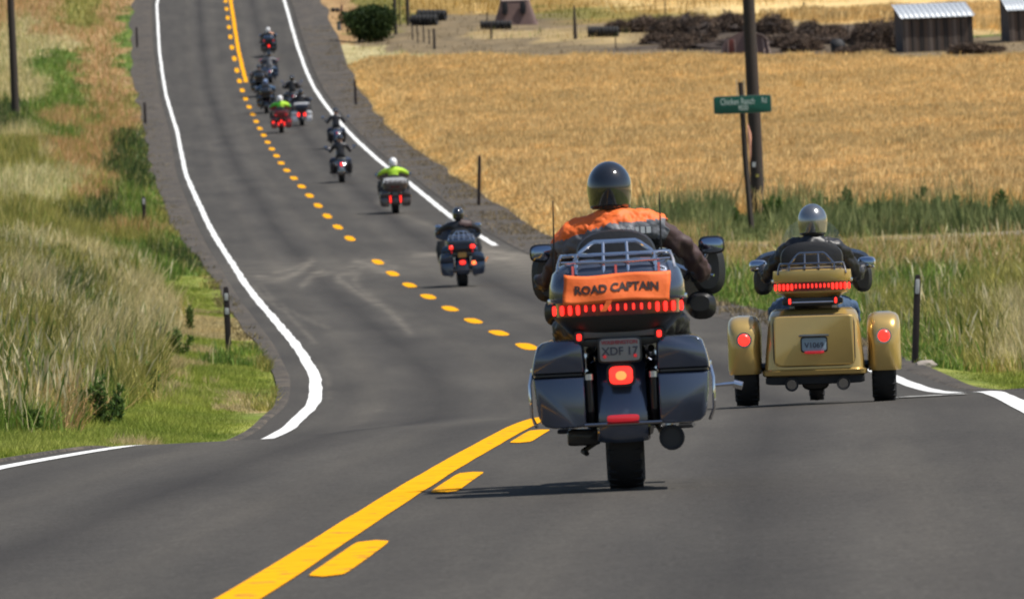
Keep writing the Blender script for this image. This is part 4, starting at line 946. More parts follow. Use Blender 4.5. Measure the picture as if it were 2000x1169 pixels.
vest = shell(cap, MB_big[0], 'vest', 1.03, 1.47, lambda c: abs(c.x+.035) < .262+.03*(c.z > 1.25) and c.y < .78 and not (abs(c.x+.02) < .085 and c.z > 1.425), .018,
             lambda c: 0 if c.z > sl_(c.x) else (1 if c.z > sl_(c.x)-.095 else 2), [ORNG, VGREY, JBLK])
for i, (x, ww) in enumerate(((.045, .008), (.07, .012), (.09, .006), (.115, .016), (.145, .022), (.175, .024))):
    # short upright strokes of white lettering, laid on the cloth at the surface found there
    hit, co, no, _ = vest.ray_cast((x, -1.0, 1.330), (0, 1, 0))
    if hit: MB().box((x, co.y-.010, 1.330), (ww, .003, .034), WTX).obj('print_stroke', vest)

folds(cap, .05)
vest.modifiers.clear(); folds(vest, .034); q_ = vest.modifiers.new('s', 'SOLIDIFY'); q_.thickness = .006; q_.offset = 1
# ================================================================== gold trike
def trike(name, **kw):
    root = empty(name, **kw)
    for s in (-1, 1):
        wheel(root, (s*.54, 0, .33), .33, .195, 'rear_wheel')
        f = MB(); xc = s*.548
        f.loft([(.255, xc, 0, .128, .37, 4), (.30, xc, 0, .134, .385, 4), (.45, xc, 0, .132, .385, 3.6), (.56, xc, -.01, .133, .375, 4.4), (.63, xc, -.01, .130, .34, 4.4), (.675, xc, -.01, .120, .28, 4), (.70, xc, 0, .100, .21, 3.6), (.712, xc, 0, .06, .12, 3)], GOLD, n=36, axis='z', cap=True)
        fo = f.obj('fender', root)
        b = MB(); b.loft([(.52, xc, -.352, .030, .01, 3), (.60, xc, -.318, .052, .014, 3), (.66, xc, -.24, .058, .03, 3), (.70, xc, -.10, .055, .06, 3), (.715, xc, .0, .045, .08, 3)], BLKP, n=16, axis='z'); b.obj('fender_trim', fo)
        small_lamp(root, (xc, -.395, .525), .098, .098, RED, 'tail_lamp', True, True)
    t = MB(); t.loft([(.228, 0, -.02, .395, .40, 9), (.24, 0, -.02, .412, .435, 9), (.272, 0, -.02, .414, .445, 9), (.285, 0, -.02, .394, .42, 9), (.40, 0, -.02, .384, .415, 9), (.60, 0, -.01, .362, .39, 9), (.70, 0, 0, .348, .37, 8), (.735, 0, .01, .33, .33, 4.5), (.755, 0, .02, .30, .28, 3.5)], GOLD, n=48, axis='z')
    bo = t.obj('body', root)
    g = MB(); g.rbox((0, -.425, .505), (.645, .05, .405), BLPL, e=9); g.obj('door_seal', bo)
    d = MB(); d.loft([(-.462, 0, .505, .305, .188, 18), (-.455, 0, .505, .312, .195, 18), (-.41, 0, .505, .312, .195, 18)], GOLD, n=44); do = d.obj('trunk_door', bo)
    plate(do, (.0, -.475, .475), PLBLUE, 'V1069', None, w_=.19, h_=.105)
    MB().rbox((0, -.49, .545), (.24, .04, .02), DCHR, e=4).obj('plate_shade', do); MB().rbox((0.0, -.485, .414), (.155, .012, .024), RED2, e=4).obj('reflector', do)
    u = MB(); u.rbox((0, -.04, .198), (.78, .74, .07), BLK, e=6); u.rbox((0, .1, .19), (.22, .5, .16), BMET, e=3); u.tube([(-.5, 0, .30), (.5, 0, .30)], .035, BMET); u.obj('axle', root)
    for x in (-.185, .22):
        ex = MB(); ex.tube([(x*.8, .7, .26), (x, .2, .18), (x, -.44, .165)], [.03, .04, .052], DCHR, n=16); ex.lathe((x, -.445, .165), [(0, .054), (-.012, .051), (-.01, .038), (.03, .036), (.05, .001)], BLK, axis='y', n=16); ex.obj('exhaust', root)
    drivetrain(root, GOLD); front_end(root, GOLD, y=1.68, lowers=False, fp=BLKP, mx=.435, mz=1.10, mirror=CHR, handle=.36)
    for s in (-1, 1): MB().loft([(1.12, s*.40, .985, .05, .09, 2.6), (1.15, s*.40, .98, .075, .115, 2.6), (1.22, s*.38, .98, .07, .10, 2.4)], BLPL, n=20).obj('wind_deflector', root)
    st = MB(); st.loft([(.14, 0, .76, .15, .07, 3), (.3, 0, .76, .19, .08, 3), (.60, 0, .74, .17, .07, 3), (.72, 0, .77, .10, .05, 2.5)], SEAT); st.obj('seat', root)
    tr = trunk(root, GOLD, w=.62, z0=.835, z1=1.085, y0=-.42, y1=.06, lightbar=True, zbar=.925, base=GOLD, nlights=19, hrack=.105, rackm=DCHR)
    br = MB(); br.rbox((0, -.15, .81), (.48, .40, .07), BMET, e=4); br.rbox((0, -.10, .80), (.36, .36, .05), BLK); br.tube([(-.17, -.36, .79), (-.16, -.40, .805), (.16, -.40, .805), (.17, -.36, .79)], .007, CHR, n=6); br.obj('trunk_bracket', root)
    for s in (-1, 1): small_lamp(root, (s*.18, -.40, .815), .020, .045, RED, 'marker_lamp')
    bk = MB(); bk.loft([(.08, 0, 1.12, .19, .12, 3), (.10, 0, 1.14, .24, .14, 2.6), (.16, 0, 1.14, .25, .14, 2.5), (.20, 0, 1.12, .22, .12, 2.6)], SEAT, n=28); bk.obj('passenger_backrest', root)
    return root
tk = trike('trike', label='gold three wheeled motorcycle with wide rear fenders on the right at the crest', cat='motorcycle trike')
X_, d_ = 2.36, 70.6; z_ = float(ROADZ(X_, d_))+.004
tk.location = (X_, d_, z_); tk.rotation_euler = (0, math.radians(.6), math.radians(-2.2)); TLOC, TROT = tk.location.copy(), tk.rotation_euler.copy()
mt = rider_mesh('person', dx=.015, grip=.385, hand_z=1.06, elbow=((.37, .74, .99), (.37, .74, .99)), seat=(0, .45, .765))
pt = person('person', mt, [SKIN, JBLK, DENIM, GLV, BOOT], 'rider with silver helmet and black jacket on the gold trike', TLOC, TROT, H_SIL, True, hz=.025); folds(pt, .045)

# ================================================================== the riders ahead
FAR = rider_mesh('person', dx=0, seat=(0, .46, .755)); FARU = rider_mesh('person', dx=.0, seat=(0, .44, .75), hand_z=1.12, grip=.38, hand_y=.93, elbow=((.34, .68, 1.0), (.34, .68, 1.0)))
G_B = 'motorcycles riding ahead in a column'; G_R = 'riders ahead in the column'
def lamp2(x, z, w_, h_, m=RED, y=-.43): return ((x, y, z), w_, h_, m)
def ahead(xp, vp, P, blabel, rmats, rlabel, helm, full=True, m_=FAR, lean=0, vest=None):
    lo, ro = on_road(xp, vp); ro = (ro[0], math.radians(lean), ro[2])
    b = touring_bike('motorcycle', P, label=blabel, cat='motorcycle', group=G_B); b.location = lo; b.rotation_euler = ro
    p = person('person', m_, rmats, rlabel, lo, ro, helm, full, group=G_R)
    return b, p
b1, p1 = ahead(905, 560, dict(paint=NAVY, trunkp=NAVY, guard=CHR, pipe=CHR, tw_=.60, mx=.40, mz=1.20, handle=.38, hrack=.10,
    low=.10, lamps=[lamp2(-.215, .80, .075, .075, RED, -.50), lamp2(.215, .80, .10, .08, RED, -.50), ((-.21, -.48, .71), .03, .06, RED2, 'marker_lamp'), ((.21, -.48, .71), .03, .06, RED2, 'marker_lamp'), lamp2(.0, .49, .12, .085, RED, -.46), lamp2(.225, .47, .085, .075, REDHOT, -.43)], plate=((0, -.46, .64), PLYEL, None, None, .17, .10)),
    'dark touring motorcycle with chrome rack, three red lamps and an orange plate', [SKIN, JBLK, DENIM, GLV, BOOT], 'rider in black helmet, dark jacket and blue jeans just beyond the junction', H_BLK, lean=-1)
shell(p1, FAR[0], 'vest', 1.20, 1.36, lambda c: 0.02 < c.x < .26 and c.y < .62, .012, lambda c: 0, [JBRN]); MB().box((.53, 1.0, .50), (.02, .25, .12), AMB, rot=Matrix.Rotation(.6, 3, 'Y')).obj('side_reflector', b1)
b2, p2 = ahead(773, 417, dict(paint=BURG, trunkp=BURG, base=BURG, guard=BMET, pipe=BMET, tw_=.74, rackm=WPNT, mirror=BLKP, mx=.46, mz=1.10, hrack=.02, low=.13,
    lamps=[lamp2(-.145, .42, .045, .215, RED, -.44), lamp2(.145, .42, .045, .215, RED, -.44), ((-.07, -.50, .765), .10, .03, REDD, 'marker_lamp'), ((.07, -.50, .765), .10, .03, REDD, 'marker_lamp')], plate=((0, -.46, .56), GREYT, None, None, .19, .10)),
    'brown grey touring motorcycle with two upright red tail lamps', [SKIN, HIVIS, DKDEN, GLV, BOOT], 'rider in white helmet and lime hi vis jacket near the right edge line', H_WHT)
MB().rbox((0, -.24, .975), (.66, .36, .10), mat('silver_roll', (.6, .6, .6), .35, metal=.3), e=3).obj('luggage_roll', b2)
b3, p3 = ahead(668, 357, dict(paint=BLKP, fender=DCHR, trunk=False, bags='soft', guard=BMET, pipe=CHR, fairing=False, wind=False, mirror=BLKP, mx=.47, mz=1.16, lamps=[((0, -.42, .62), .08, .11, RED, 'tail_lamp', False, True)], plate=((0, -.44, .47), PLBLUE, None, None, .15, .09)),
    'black cruiser with soft leather saddlebags, nearer of the two by the line break', [SKIN, JBLK, DKDEN, SKIN, BOOT], 'rider with bare hands and black half helmet on the nearer black cruiser', H_BLK, False, FARU)
for s in (-1, 1): MB().tube([(s*.36, .78, 1.05), (s*.375, .88, 1.11)], [.05, .045], WHTC, n=10).obj('cuff', p3)
b4, p4 = ahead(659, 291, dict(paint=NAVY, trunk=False, bags='soft', fairing=False, wind=True, mx=.50, mz=1.22, lamps=[((0, -.42, .62), .06, .08, RED2, 'tail_lamp', False, True)]),
    'dark cruiser with chrome mirrors, farther of the two by the line break', [SKIN, JBLK, DKDEN, GLV, BOOT], 'rider in black ahead of the bare handed cruiser rider', H_BLK, False, FARU)
b5, p5 = ahead(550, 260, dict(paint=MAROON, trunkp=MAROON, base=MAROON, baglid=MAROON, tw_=.66, rack=True, rackm=BMET, hrack=.04, low=.12, mx=.42, mz=1.12, lamps=[lamp2(0, .50, .09, .12, RED, -.46), lamp2(-.34, .47, .10, .09, RED, -.44), lamp2(.33, .50, .17, .10, RED2, -.44), lamp2(-.12, .40, .05, .16, RED, -.44), lamp2(.13, .40, .05, .19, RED, -.44), ((-.22, -.49, .77), .12, .06, RED2, 'marker_lamp'), ((.22, -.49, .77), .12, .06, RED2, 'marker_lamp')]),
    'dark red touring motorcycle with many red lamps beside the dashes', [SKIN, GREENJ, JBLK, GLV, BOOT], 'rider in white helmet and bright green jacket on the red touring motorcycle', H_WHT)
shell(p5, FAR[0], 'vest', 1.08, 1.40, lambda c: c.x > .02 and abs(c.x) < .36 and c.y < .8, .012, lambda c: 0, [HIVIS])
b6, p6 = ahead(590, 246, dict(paint=NAVY, trunkp=NAVY, bag=WPNT, baglid=WPNT, tw_=.70, rackm=WPNT, hrack=.01, low=.12, mx=.46, mz=1.12, lamps=[lamp2(-.14, .50, .11, .18, RED, -.44), lamp2(.13, .50, .11, .16, RED, -.44)], plate=((.06, -.46, .34), PLATE, None, None, .10, .12)),
    'touring motorcycle with white saddlebags and two red lamps', [SKIN, JBLK, DKDEN, GLV, BOOT], 'rider in black behind the white saddlebags, lowest of the pair near the right line', H_BLK)
MB().rbox((0.02, -.24, .985), (.68, .30, .08), WPNT, e=3).obj('luggage_roll', b6)
b7, p7 = ahead(573, 214, dict(paint=BLKP, trunk=False, fairing=True, lowers=False, mx=.46, mz=1.28, lamps=[((0, -.42, .62), .06, .08, RED2)]),
    'black motorcycle ahead of the white saddlebags', [SKIN, JBLK, DKDEN, SKIN, BOOT], 'rider with pale hands ahead of the white saddlebags', H_BLK, True, FARU)
for s in (-1, 1): MB().tube([(s*.36, .78, 1.05), (s*.375, .88, 1.11)], [.045, .04], WHTC if s > 0 else mat('khaki_cloth', (.3, .3, .2), .8), n=10).obj('cuff', p7)
b8, p8 = ahead(521, 222, dict(paint=BLKP, trunk=True, tw_=.58, trunkp=BLKP, back=True, rack=False, mx=.42, mz=1.18, lamps=[((0, -.44, .60), .05, .06, REDD)]),
    'black touring motorcycle half hidden behind the green jacketed rider', [SKIN, BLUEJ, DKDEN, GLV, BOOT], 'rider in blue jacket half hidden beyond the bright green jacket', mat('helmet_blue', (.10, .16, .30), .2, coat=1))
b9, p9 = ahead(508, 190, dict(paint=BLKP, trunk=True, tw_=.52, rack=False, trunkp=BLKP, mx=.46, mz=1.18, lamps=[lamp2(-.17, .45, .055, .10, RED2, -.44)], wind=True),
    'black motorcycle with one low red lamp, nearest the dashes', [SKIN, JBLK, DENIM, SKIN, BOOT], 'bare armed rider in black vest nearest the yellow dashes', H_BLK, False, FARU)
b10, p10 = ahead(528, 163, dict(paint=NAVY, trunk=False, fairing=True, mx=.43, mz=1.16, mirror=RED2, lamps=[((0, -.42, .60), .08, .09, RED2)]),
    'dark motorcycle with red mirrors in the middle of the column', [SKIN, GREYJ, DENIM, REDC, BOOT], 'rider in grey top and red gloves in the middle of the column', H_BLK, True, FAR)
b11, p11 = ahead(526, 112, dict(paint=BLKP, trunk=True, tw_=.60, trunkp=NAVY, rack=False, mx=.44, mz=1.14, mirror=CHR, lamps=[lamp2(0, .62, .10, .14, RED, -.46), ((-.26, -.48, .90), .08, .10, RED2, 'marker_lamp'), ((.26, -.48, .90), .08, .11, RED2, 'marker_lamp')]),
    'dark touring motorcycle leading the column with three red lamps', [SKIN, JBLK, DKDEN, GLV, BOOT], 'rider in white helmet leading the column, farthest up the hill', H_WHT)
shell(p11, FAR[0], 'vest', 1.20, 1.36, lambda c: .02 < c.x < .26 and c.y < .62, .012, lambda c: 0, [mat('peach_cloth', (.8, .4, .25), .7)])

# ================================================================== roadside furniture
TIMB = mat('weathered_timber', (.040, .031, .026), .9, bump=.8, scale=18, var=.4); TIMBR = mat('reddish_post', (.16, .06, .05), .85, bump=.4, var=.3); DPOST = mat('dark_flexible_post', (.022, .012, .013), .6, var=.3); REFL = mat('white_reflector', (.5, .5, .5), .3); BAND = mat('pale_band', (.2, .2, .2), .6)
GALV = mat('galvanised_steel', (.35, .36, .36), .45, metal=.6)
def pole(x, v, r, h_, label, lean=0, top=.75, extra=True, crown=True, yaw=0):
    X, d, z = px2w(x, v); o = MB(); n = 9
    pts = [(lean*t*h_+.01*math.sin(t*9), 0, -.4+t*(h_+.4)) for t in [i/n for i in range(n+1)]]
    o.tube(pts, [r*(1-(1-top)*i/n) for i in range(n+1)], TIMB, n=16)
    root = empty('utility_pole', (X, d, z), label=label, cat='utility pole', group='wooden utility poles'); o.obj('pole', root)
    if crown:
        a = MB(); a.box((lean*h_*.94, .14, h_-.6), (2.4, .09, .12), TIMB); ao = a.obj('crossarm', root)
        for k in (-1.1, -.4, .4, 1.1): MB().lathe((lean*h_*.94+k, .14, h_-.54), [(0, .03), (.05, .045), (.09, .03), (.14, .045), (.18, .001)], GALV, axis='z', n=10).obj('insulator', ao)
    return root
pl = pole(30, 226, .185, 11, 'tall dark utility pole in the grass on the left bank', lean=.004)
pr = pole(1481, 421, .185, 10.5, 'dark utility pole close behind the green road sign')
MB().box((-.06, -.19, 1.35), (.09, .01, .13), REFL).obj('pole_tag', pr); MB().box((.02, -.192, 1.05), (.07, .01, .07), mat('yellow_tag', (.45, .38, .08), .6)).obj('pole_tag', pr)
pole(773, 68, .10, 9, 'near dark pole beside the dark green bush', crown=False); pole(797, 48, .11, 9, 'dark pole left of the first row of tyres', crown=False)
# green road sign
X, d, z = px2w(1469, 447, ROADZ); X, d, z = px2w(1469, 447)
sg = empty('road_sign', (X, d, z), label='green road name sign reading Chicken Ranch Rd on a leaning wooden post', cat='road sign')
sc_ = d/17500*1.0; Lp = 285*sc_
o = MB(); o.tube([(.0, 0, -.3), (-.02*Lp*1.3, 0, Lp*.5), (-.035*Lp*1.0, 0, Lp+.02)], [.075, .07, .062], TIMB, n=4); o.obj('post', sg)
o = MB(); 
for s in (-1, 1): o.box((-.035*Lp+s*.085-.0, -.05, Lp-.12), (.018, .02, .42), GALV)
MB().box((-.035*Lp-.10, -.05, Lp-.12), (.018, .02, .42), GALV).obj('bracket', sg); MB().box((-.035*Lp+.09, -.05, Lp-.12), (.02, .02, .42), mat('pale_bracket', (.45, .5, .4), .5)).obj('bracket', sg)
SGN = mat('sign_green', (.0, .085, .055), .45, var=.1); SGW = mat('sign_white', (.6, .68, .62), .5); SW, SH = 111*sc_, 33*sc_
zc = 243*sc_; xc = -.035*Lp+.02
tilt = Matrix.Rotation(math.radians(-.7), 4, 'Y')
o = MB(); o.rbox((0, 0, 0), (SW+.025, .012, SH+.022), mat('sign_edge_grey', (.16, .2, .18), .5), e=14, r=.1); bd = o.obj('sign_plate', sg); bd.location = (xc, -.085, zc); bd.rotation_euler = (0, math.radians(.2), 0)
o = MB(); o.rbox((0, -.008, 0), (SW, .008, SH), SGN, e=14, r=.1); o.obj('sign_face', bd)
for (s_, size, dx_, wd_, dz_) in (('Chicken Ranch', .50, -.085, .60, .17), ('Rd', .46, .385, .085, .19), ('9030', .40, .01, .17, -.22)):
    me = text_mesh(s_, size*SH*1.08, SGW, bold=.001); xs_ = [v.co.x for v in me.vertices]; me.transform(Matrix.Translation((dx_*SW, -.014, dz_*SH)) @ R_BACK @ Matrix.Diagonal((wd_*SW/(max(xs_)-min(xs_)), 1, 1, 1))); link('lettering', me, bd)
# strip of pink flagging caught between post and pole
Xs, ds_, zs = X, d, z
o = MB(); n = 8; V = []; F = []
for i in range(n+1):
    t = i/n; wv = .075*math.sin(math.pi*min(1, t*1.05))*(.8+.3*math.sin(t*7))+.008; zz = .72*Lp-t*.26*Lp; V += [(-.03*zz+.075-wv*.3, -.08, zz), (-.03*zz+.075+wv, -.075, zz)]
for i in range(n): F.append([i*2, i*2+1, i*2+3, i*2+2])
o.add(V, F, mat('pale_orange_tape', (.75, .36, .24), .7)); tp = o.obj('tape_strip', sg, ang=80); q = tp.modifiers.new('s', 'SOLIDIFY'); q.thickness = .003
# delineator posts
def delin(x, v, vtop, label, two=False, w_=.075, lean=0, band=True, m_=None):
    X, d, z = px2w(x, v); h_ = (v-vtop)*d/FPX
    root = empty('delineator_post', (X, d, z), label=label, cat='marker post', group='dark marker posts along the road')
    R_ = Matrix.Rotation(lean, 4, 'Y'); root.rotation_euler = (0, lean, 0)
    MB().rbox((0, 0, h_/2-.1), (w_, .03, h_+.2), m_ or DPOST, e=6).obj('post', root)
    if band:
        MB().rbox((.0, -.019, h_-.14), (w_*.62, .008, .10 if two else .17), REFL, e=8).obj('reflector', root)
        if two: MB().rbox((.0, -.019, h_-.34), (w_*.62, .008, .09), REFL, e=8).obj('reflector', root)
    return root
delin(447, 695, 560, 'dark marker post with two white reflectors on the near left grass', True, w_=.085)
delin(283, 446, 384, 'dark marker post left of the road with small grey top band', w_=.11, two=False)
delin(284, 242, 200, 'small dark marker post on the left verge below the rusty grass', w_=.12, band=False)
delin(268, 93, 53, 'farthest dark marker post on the left verge beside green weeds', w_=.12, band=False)
delin(1787, 712, 536, 'dark marker post with white reflector right of the gold trike', w_=.078, lean=.075)
delin(935, 402, 303, 'dark marker post on the right shoulder before the wheat', w_=.10, band=False, lean=.06)
delin(695, 206, 156, 'dark marker post between shoulder and wheat halfway up the hill', w_=.12, band=False)
def post(x, v, vtop, wpx, label, m_=TIMB, lean=0, name='fence_post', tip=1.0):
    X, d, z = px2w(x, v); h_ = (v-vtop)*d/FPX; r = wpx*d/FPX/2
    o = MB().tube([(0, 0, -.3), (lean*h_*.5, 0, h_*.5), (lean*h_, 0, h_)], [r, r*(1+tip)/2, r*tip], m_, n=8); ob = o.obj(name, None, label=label, cat='post', group='fence posts round the farmyard'); ob.location = (X, d, z); return ob
for a in ((849, 97, 57, 5.5, 'short thick dark post at the corner of the wheat'), (782, 52, 2, 2.4, 'thin tall stake between the two dark poles'), (806, 78, 46, 3, 'leftmost thin post under the near tyres'), (816, 84, 50, 2.6, 'second thin post under the near tyres'), (828, 82, 50, 3, 'middle thin post under the near tyres'), (839, 88, 58, 3, 'thin post left of the thick corner post'),
    (1124, 77, 12, 9, 'broad pointed wooden post between hut and tyres'), (960, 76, 45, 4, 'thin post before the low tyre row'), (952, 50, 24, 2.5, 'thin post left of the brown hut'), (1203, 96, 70, 2.5, 'thin post at the right end of the black tyre row'), (1300, 34, -6, 2.4, 'tall thin post above the brush heaps'), (1571, 25, 5, 3, 'post at the upper wheat edge right of the pole'), (1657, 78, 50, 2.6, 'thin post among the right brush'), (1369, 95, 62, 3, 'thin post left of the striped hut')):
    post(*a, tip=.35 if a[3] > 8 else .9)
post(664, 56, 10, 4, 'leaning reddish stake at the top of the road shoulder', TIMBR, lean=.12); post(662, 60, 42, 7, 'short grey green stub post by the shoulder', mat('grey_green_post', (.08, .10, .10), .7))
# ------------------------------------------------------------------ tyres standing in rows
def tyre_mesh():
    o = MB(); prof = [(-.10, .22), (-.115, .30), (-.10, .39), (-.05, .42), (.05, .42), (.10, .39), (.115, .30), (.10, .22), (.04, .20), (-.04, .20), (-.10, .22)]
    o.lathe((0, 0, 0), prof, TYRE, n=20); return o.mesh('old_tyre')
TM = tyre_mesh()
ORD = ['first', 'second', 'third', 'fourth', 'fifth', 'sixth', 'seventh', 'eighth', 'ninth', 'tenth', 'eleventh', 'twelfth', 'thirteenth', 'fourteenth', 'fifteenth', 'sixteenth', 'seventeenth', 'eighteenth', 'nineteenth', 'twentieth', 'twenty first', 'twenty second']
def tyres(x0, x1, v, n, rpx, where, dd=0, yaw=.12):
    for i in range(n):
        x = x0+(x1-x0)*(i+.5)/n; X, d, z = px2w(x, v); d += dd; z = float(GZ(X, d)); r = rpx*d/FPX
        nm = ORD[i] if n > 2 else ('left', 'right')[i]
        o = link('old_tyre', TM, label='%s old tyre from the left, %s' % (nm, where) if n > 2 else '%s tyre of the %s' % (nm, where), cat='tyre', group='old tyres, '+where)
        sx = (x1-x0)/n*d/FPX/.26; o.scale = (sx, r/.42, r/.42); o.location = (X, d, z+r*.93); o.rotation_euler = (random.uniform(-.3, .3), 0, random.uniform(-.1, .1)-yaw)
tyres(804, 855, 50, 7, 11, 'near row by the dark pole', yaw=.35); tyres(815, 872, 44, 7, 11, 'rear row by the dark pole', dd=3, yaw=.35)
tyres(938, 1000, 57, 8, 8.5, 'low row before the brown hut'); tyres(1148, 1209, 72, 9, 10.5, 'row right of the pointed post'); tyres(646, 664, 24, 2, 4.5, 'pair beside the road shoulder'); tyres(668, 688, 30, 2, 4, 'half hidden pair in the dry grass', yaw=0)
# ------------------------------------------------------------------ plank sheds
PLK = [mat('shed_plank_%s' % n, c, .9, bump=.8, scale=10, var=.35) for n, c in (('grey', (.10, .078, .066)), ('dark', (.038, .031, .028)), ('brown', (.105, .073, .056)), ('pale', (.17, .135, .115)))]
TIN = mat('pale_roof_sheet', (.50, .53, .56), .45, metal=.25, var=.1)
def shed(x0, x1, vb, vt_eave, vt_ridge, label, nb=24, dpx=-14):
    xa, da, za = px2w(x0, vb); xb, db, zb = px2w(x1, vb); d = (da+db)/2; k = d/FPX; Wd = (x1-x0)*k; hE = (vb-vt_eave)*k; X = (x0+x1)/2; X, d, z = px2w(X, vb)
    rise = (vt_eave-vt_ridge)*k; depth = 3.0
    root = empty('plank_shed', (X, d, z-.15), label=label, cat='shed', group='plank sheds with pale metal roofs'); root.rotation_euler = (0, math.radians(0), math.radians(5))
    pm = {}
    for i in range(nb):
        w_ = Wd/nb; h_ = hE+random.uniform(-.04, .02); m_ = PLK[(0, 1, 2, 0, 1, 3, 2, 0, 1, 0, 2, 2)[(i*5+i//3) % 12]]
        key = m_.name
        if key not in pm: pm[key] = MB().box((0, 0, .5), (1, .03, 1), m_).mesh('plank')
        p = link('plank', pm[key], root); p.scale = (w_*random.uniform(.86, .97), 1, h_+.15); p.location = (-Wd/2+w_*(i+.5), -.0+random.uniform(-.012, .012), 0); p.rotation_euler = (0, random.uniform(-.008, .008), 0)
    for s in (-1, 1):
        for i in range(12):
            w_ = depth/12; hh = hE+.15+rise*(i+.5)/12*(1)
            m_ = PLK[(i*3) % 4]; 
            if m_.name not in pm: pm[m_.name] = MB().box((0, 0, .5), (1, .03, 1), m_).mesh('plank')
            p = link('plank', pm[m_.name], root); p.scale = (w_*.94, 1, hh-.03); p.location = (s*(Wd/2-.02), .05+w_*(i+.5), 0); p.rotation_euler = (0, 0, math.pi/2)
    MB().box((0, depth+.1, (hE+rise)/2+.1), (Wd, .04, hE+rise+.05), PLK[1]).obj('back_wall', root); MB().box((0, .09, .8), (Wd-.1, .03, 1.6), PLK[1]).obj('inner_lining', root)
    MB().box((0, -.03, hE+.13), (Wd+.02, .05, .09), PLK[1]).obj('eave_board', root)
    ns = 14; vs = MB(); nx = ns*6; V = []; F = []
    for j, (yy, zz) in enumerate(((-.18, hE+.15), (depth+.3, hE+.20+rise*1.05))):
        for i in range(nx+1):
            t = i/nx; V.append((-Wd/2-.1+t*(Wd+.2), yy, zz+.028*(1+math.cos(t*ns*2*math.pi))/2))
    for i in range(nx): F.append([i, i+1, nx+2+i, nx+1+i])
    ro = vs.add(V, F, TIN).obj('roof', root, ang=80); q = ro.modifiers.new('s', 'SOLIDIFY'); q.thickness = .012
    for i in range(ns+1):
        xx = -Wd/2-.1+i/ns*(Wd+.2); rb = MB(); rb.tube([(xx, -.19, hE+.185), (xx, depth+.3, hE+.235+rise*1.05)], .016, TIN, n=5); rb.obj('roof_rib', ro)
    return root
# the roof leans back, so its visible band is the climb of the slope
shed(1764, 1903, 103, 34, 6, 'weathered plank shed with pale metal roof, whole in view at the upper right', nb=26)
shed(1972, 2068, 80, 20, -16, 'plank shed cut by the right edge of the frame', nb=18)
# ------------------------------------------------------------------ huts
HUT = mat('rusty_brown_sheet', (.16, .10, .088), .7, bump=.4, var=.25); HUTL = mat('pale_worn_edge', (.55, .42, .36), .7); DARK = mat('dark_opening', (.02, .02, .024), .9); RUST = mat('red_brown_door', (.15, .04, .03), .8)
def hut(x0, x1, vb, vt, label, top=.62, slots=((-.28, .06, .5), (.12, .06, .5)), slotm=DARK, shape='taper', dz=0):
    X, d, z = px2w((x0+x1)/2, vb); k = d/FPX; w_ = (x1-x0)*k; h_ = (vb-vt)*k
    root = empty('livestock_hut', (X, d, z), label=label, cat='hut'); L_ = 1.8
    b = MB()
    if shape == 'taper':
        b.loft([(-.15, 0, L_/2, w_/2, L_/2, 9), (h_*.93, 0, L_/2, w_/2*top, L_/2*.8, 9)], HUT, n=32, axis='z'); b.obj('hut_wall', root)
        MB().loft([(h_*.93, 0, L_/2, w_/2*top*1.03, L_/2*.84, 9), (h_, 0, L_/2, w_/2*top*.99, L_/2*.8, 9)], HUTL, n=32, axis='z').obj('roof', root)
    else:
        secs = []; n = 13
        pr = [(-w_/2, -.1), (-w_/2*.97, h_*.42), (-w_/2*.80, h_*.68), (-w_/2*.3, h_*.93), (0, h_), (w_/2*.3, h_*.95), (w_/2*.72, h_*.78), (w_/2*.95, h_*.55), (w_/2, -.1)]
        V = [(x, 0, z_) for x, z_ in pr]+[(x, L_, z_) for x, z_ in pr]; m_ = len(pr); F = [list(range(m_)), [m_+i for i in range(m_)][::-1]]+[[i, i+1, m_+i+1, m_+i] for i in range(m_-1)]
        b.add(V, F, HUT); b.obj('hut_wall', root)
        ar = MB(); ar.strap([(x*1.02, -.02, z_*1.015+.01) for x, z_ in pr[4:8]], .22, .03, HUTL, side=(0, 1, 0)); ar.obj('roof_edge', root)
        for xx in (w_/2*.78, w_/2*1.0): MB().tube([(xx*.93, -.03, h_*.66-(xx-w_/2*.78)*.5), (xx*1.02, -.03, -.05)], .026, HUTL, n=5).obj('frame_rib', root)
    for (fx, hw, fh) in slots:
        xx = fx*w_; o = MB(); o.rbox((xx, .0 if shape != 'taper' else .02+(.1*.0), h_*(.36+dz)), (hw*2*w_, .12, h_*fh), slotm, e=2.6); oo = o.obj('doorway', root)
        if shape != 'taper':
            for s in (-1, 1): MB().tube([(xx+s*hw*w_*1.08, -.07, h_*.05), (xx+s*hw*w_*1.0, -.07, h_*(.36+fh*.45))], .014, HUTL, n=5).obj('door_frame', oo)
    return root
hut(962, 1053, 50, -2, 'tall tapering brown hut with two dark slots behind the low tyres', slots=((-.22, .065, .5), (.17, .065, .5)), dz=.28)
hut(1411, 1503, 106, 61, 'low brown arched hut with red doorways and a pale right edge', slots=((-.30, .07, .62), (.17, .06, .6)), slotm=RUST, shape='arch')
# dark barrel shaped lump
X, d, z = px2w(1638, 104); k = d/FPX
lp = MB(); lp.loft([(0, 0, 0, 14*k, .5, 3), (.3, 0, 0, 15*k, .55, 3), (20*k, -2*k, 0, 14*k, .5, 3), (27*k, -3*k, 0, 9*k, .3, 2.5)], mat('black_tarpaulin', (.012, .012, .014), .7, bump=.9, var=.4), n=18, axis='z'); lo_ = lp.obj('covered_bale', None, label='black covered bale below the right brush heaps', cat='bale'); lo_.location = (X, d, z)
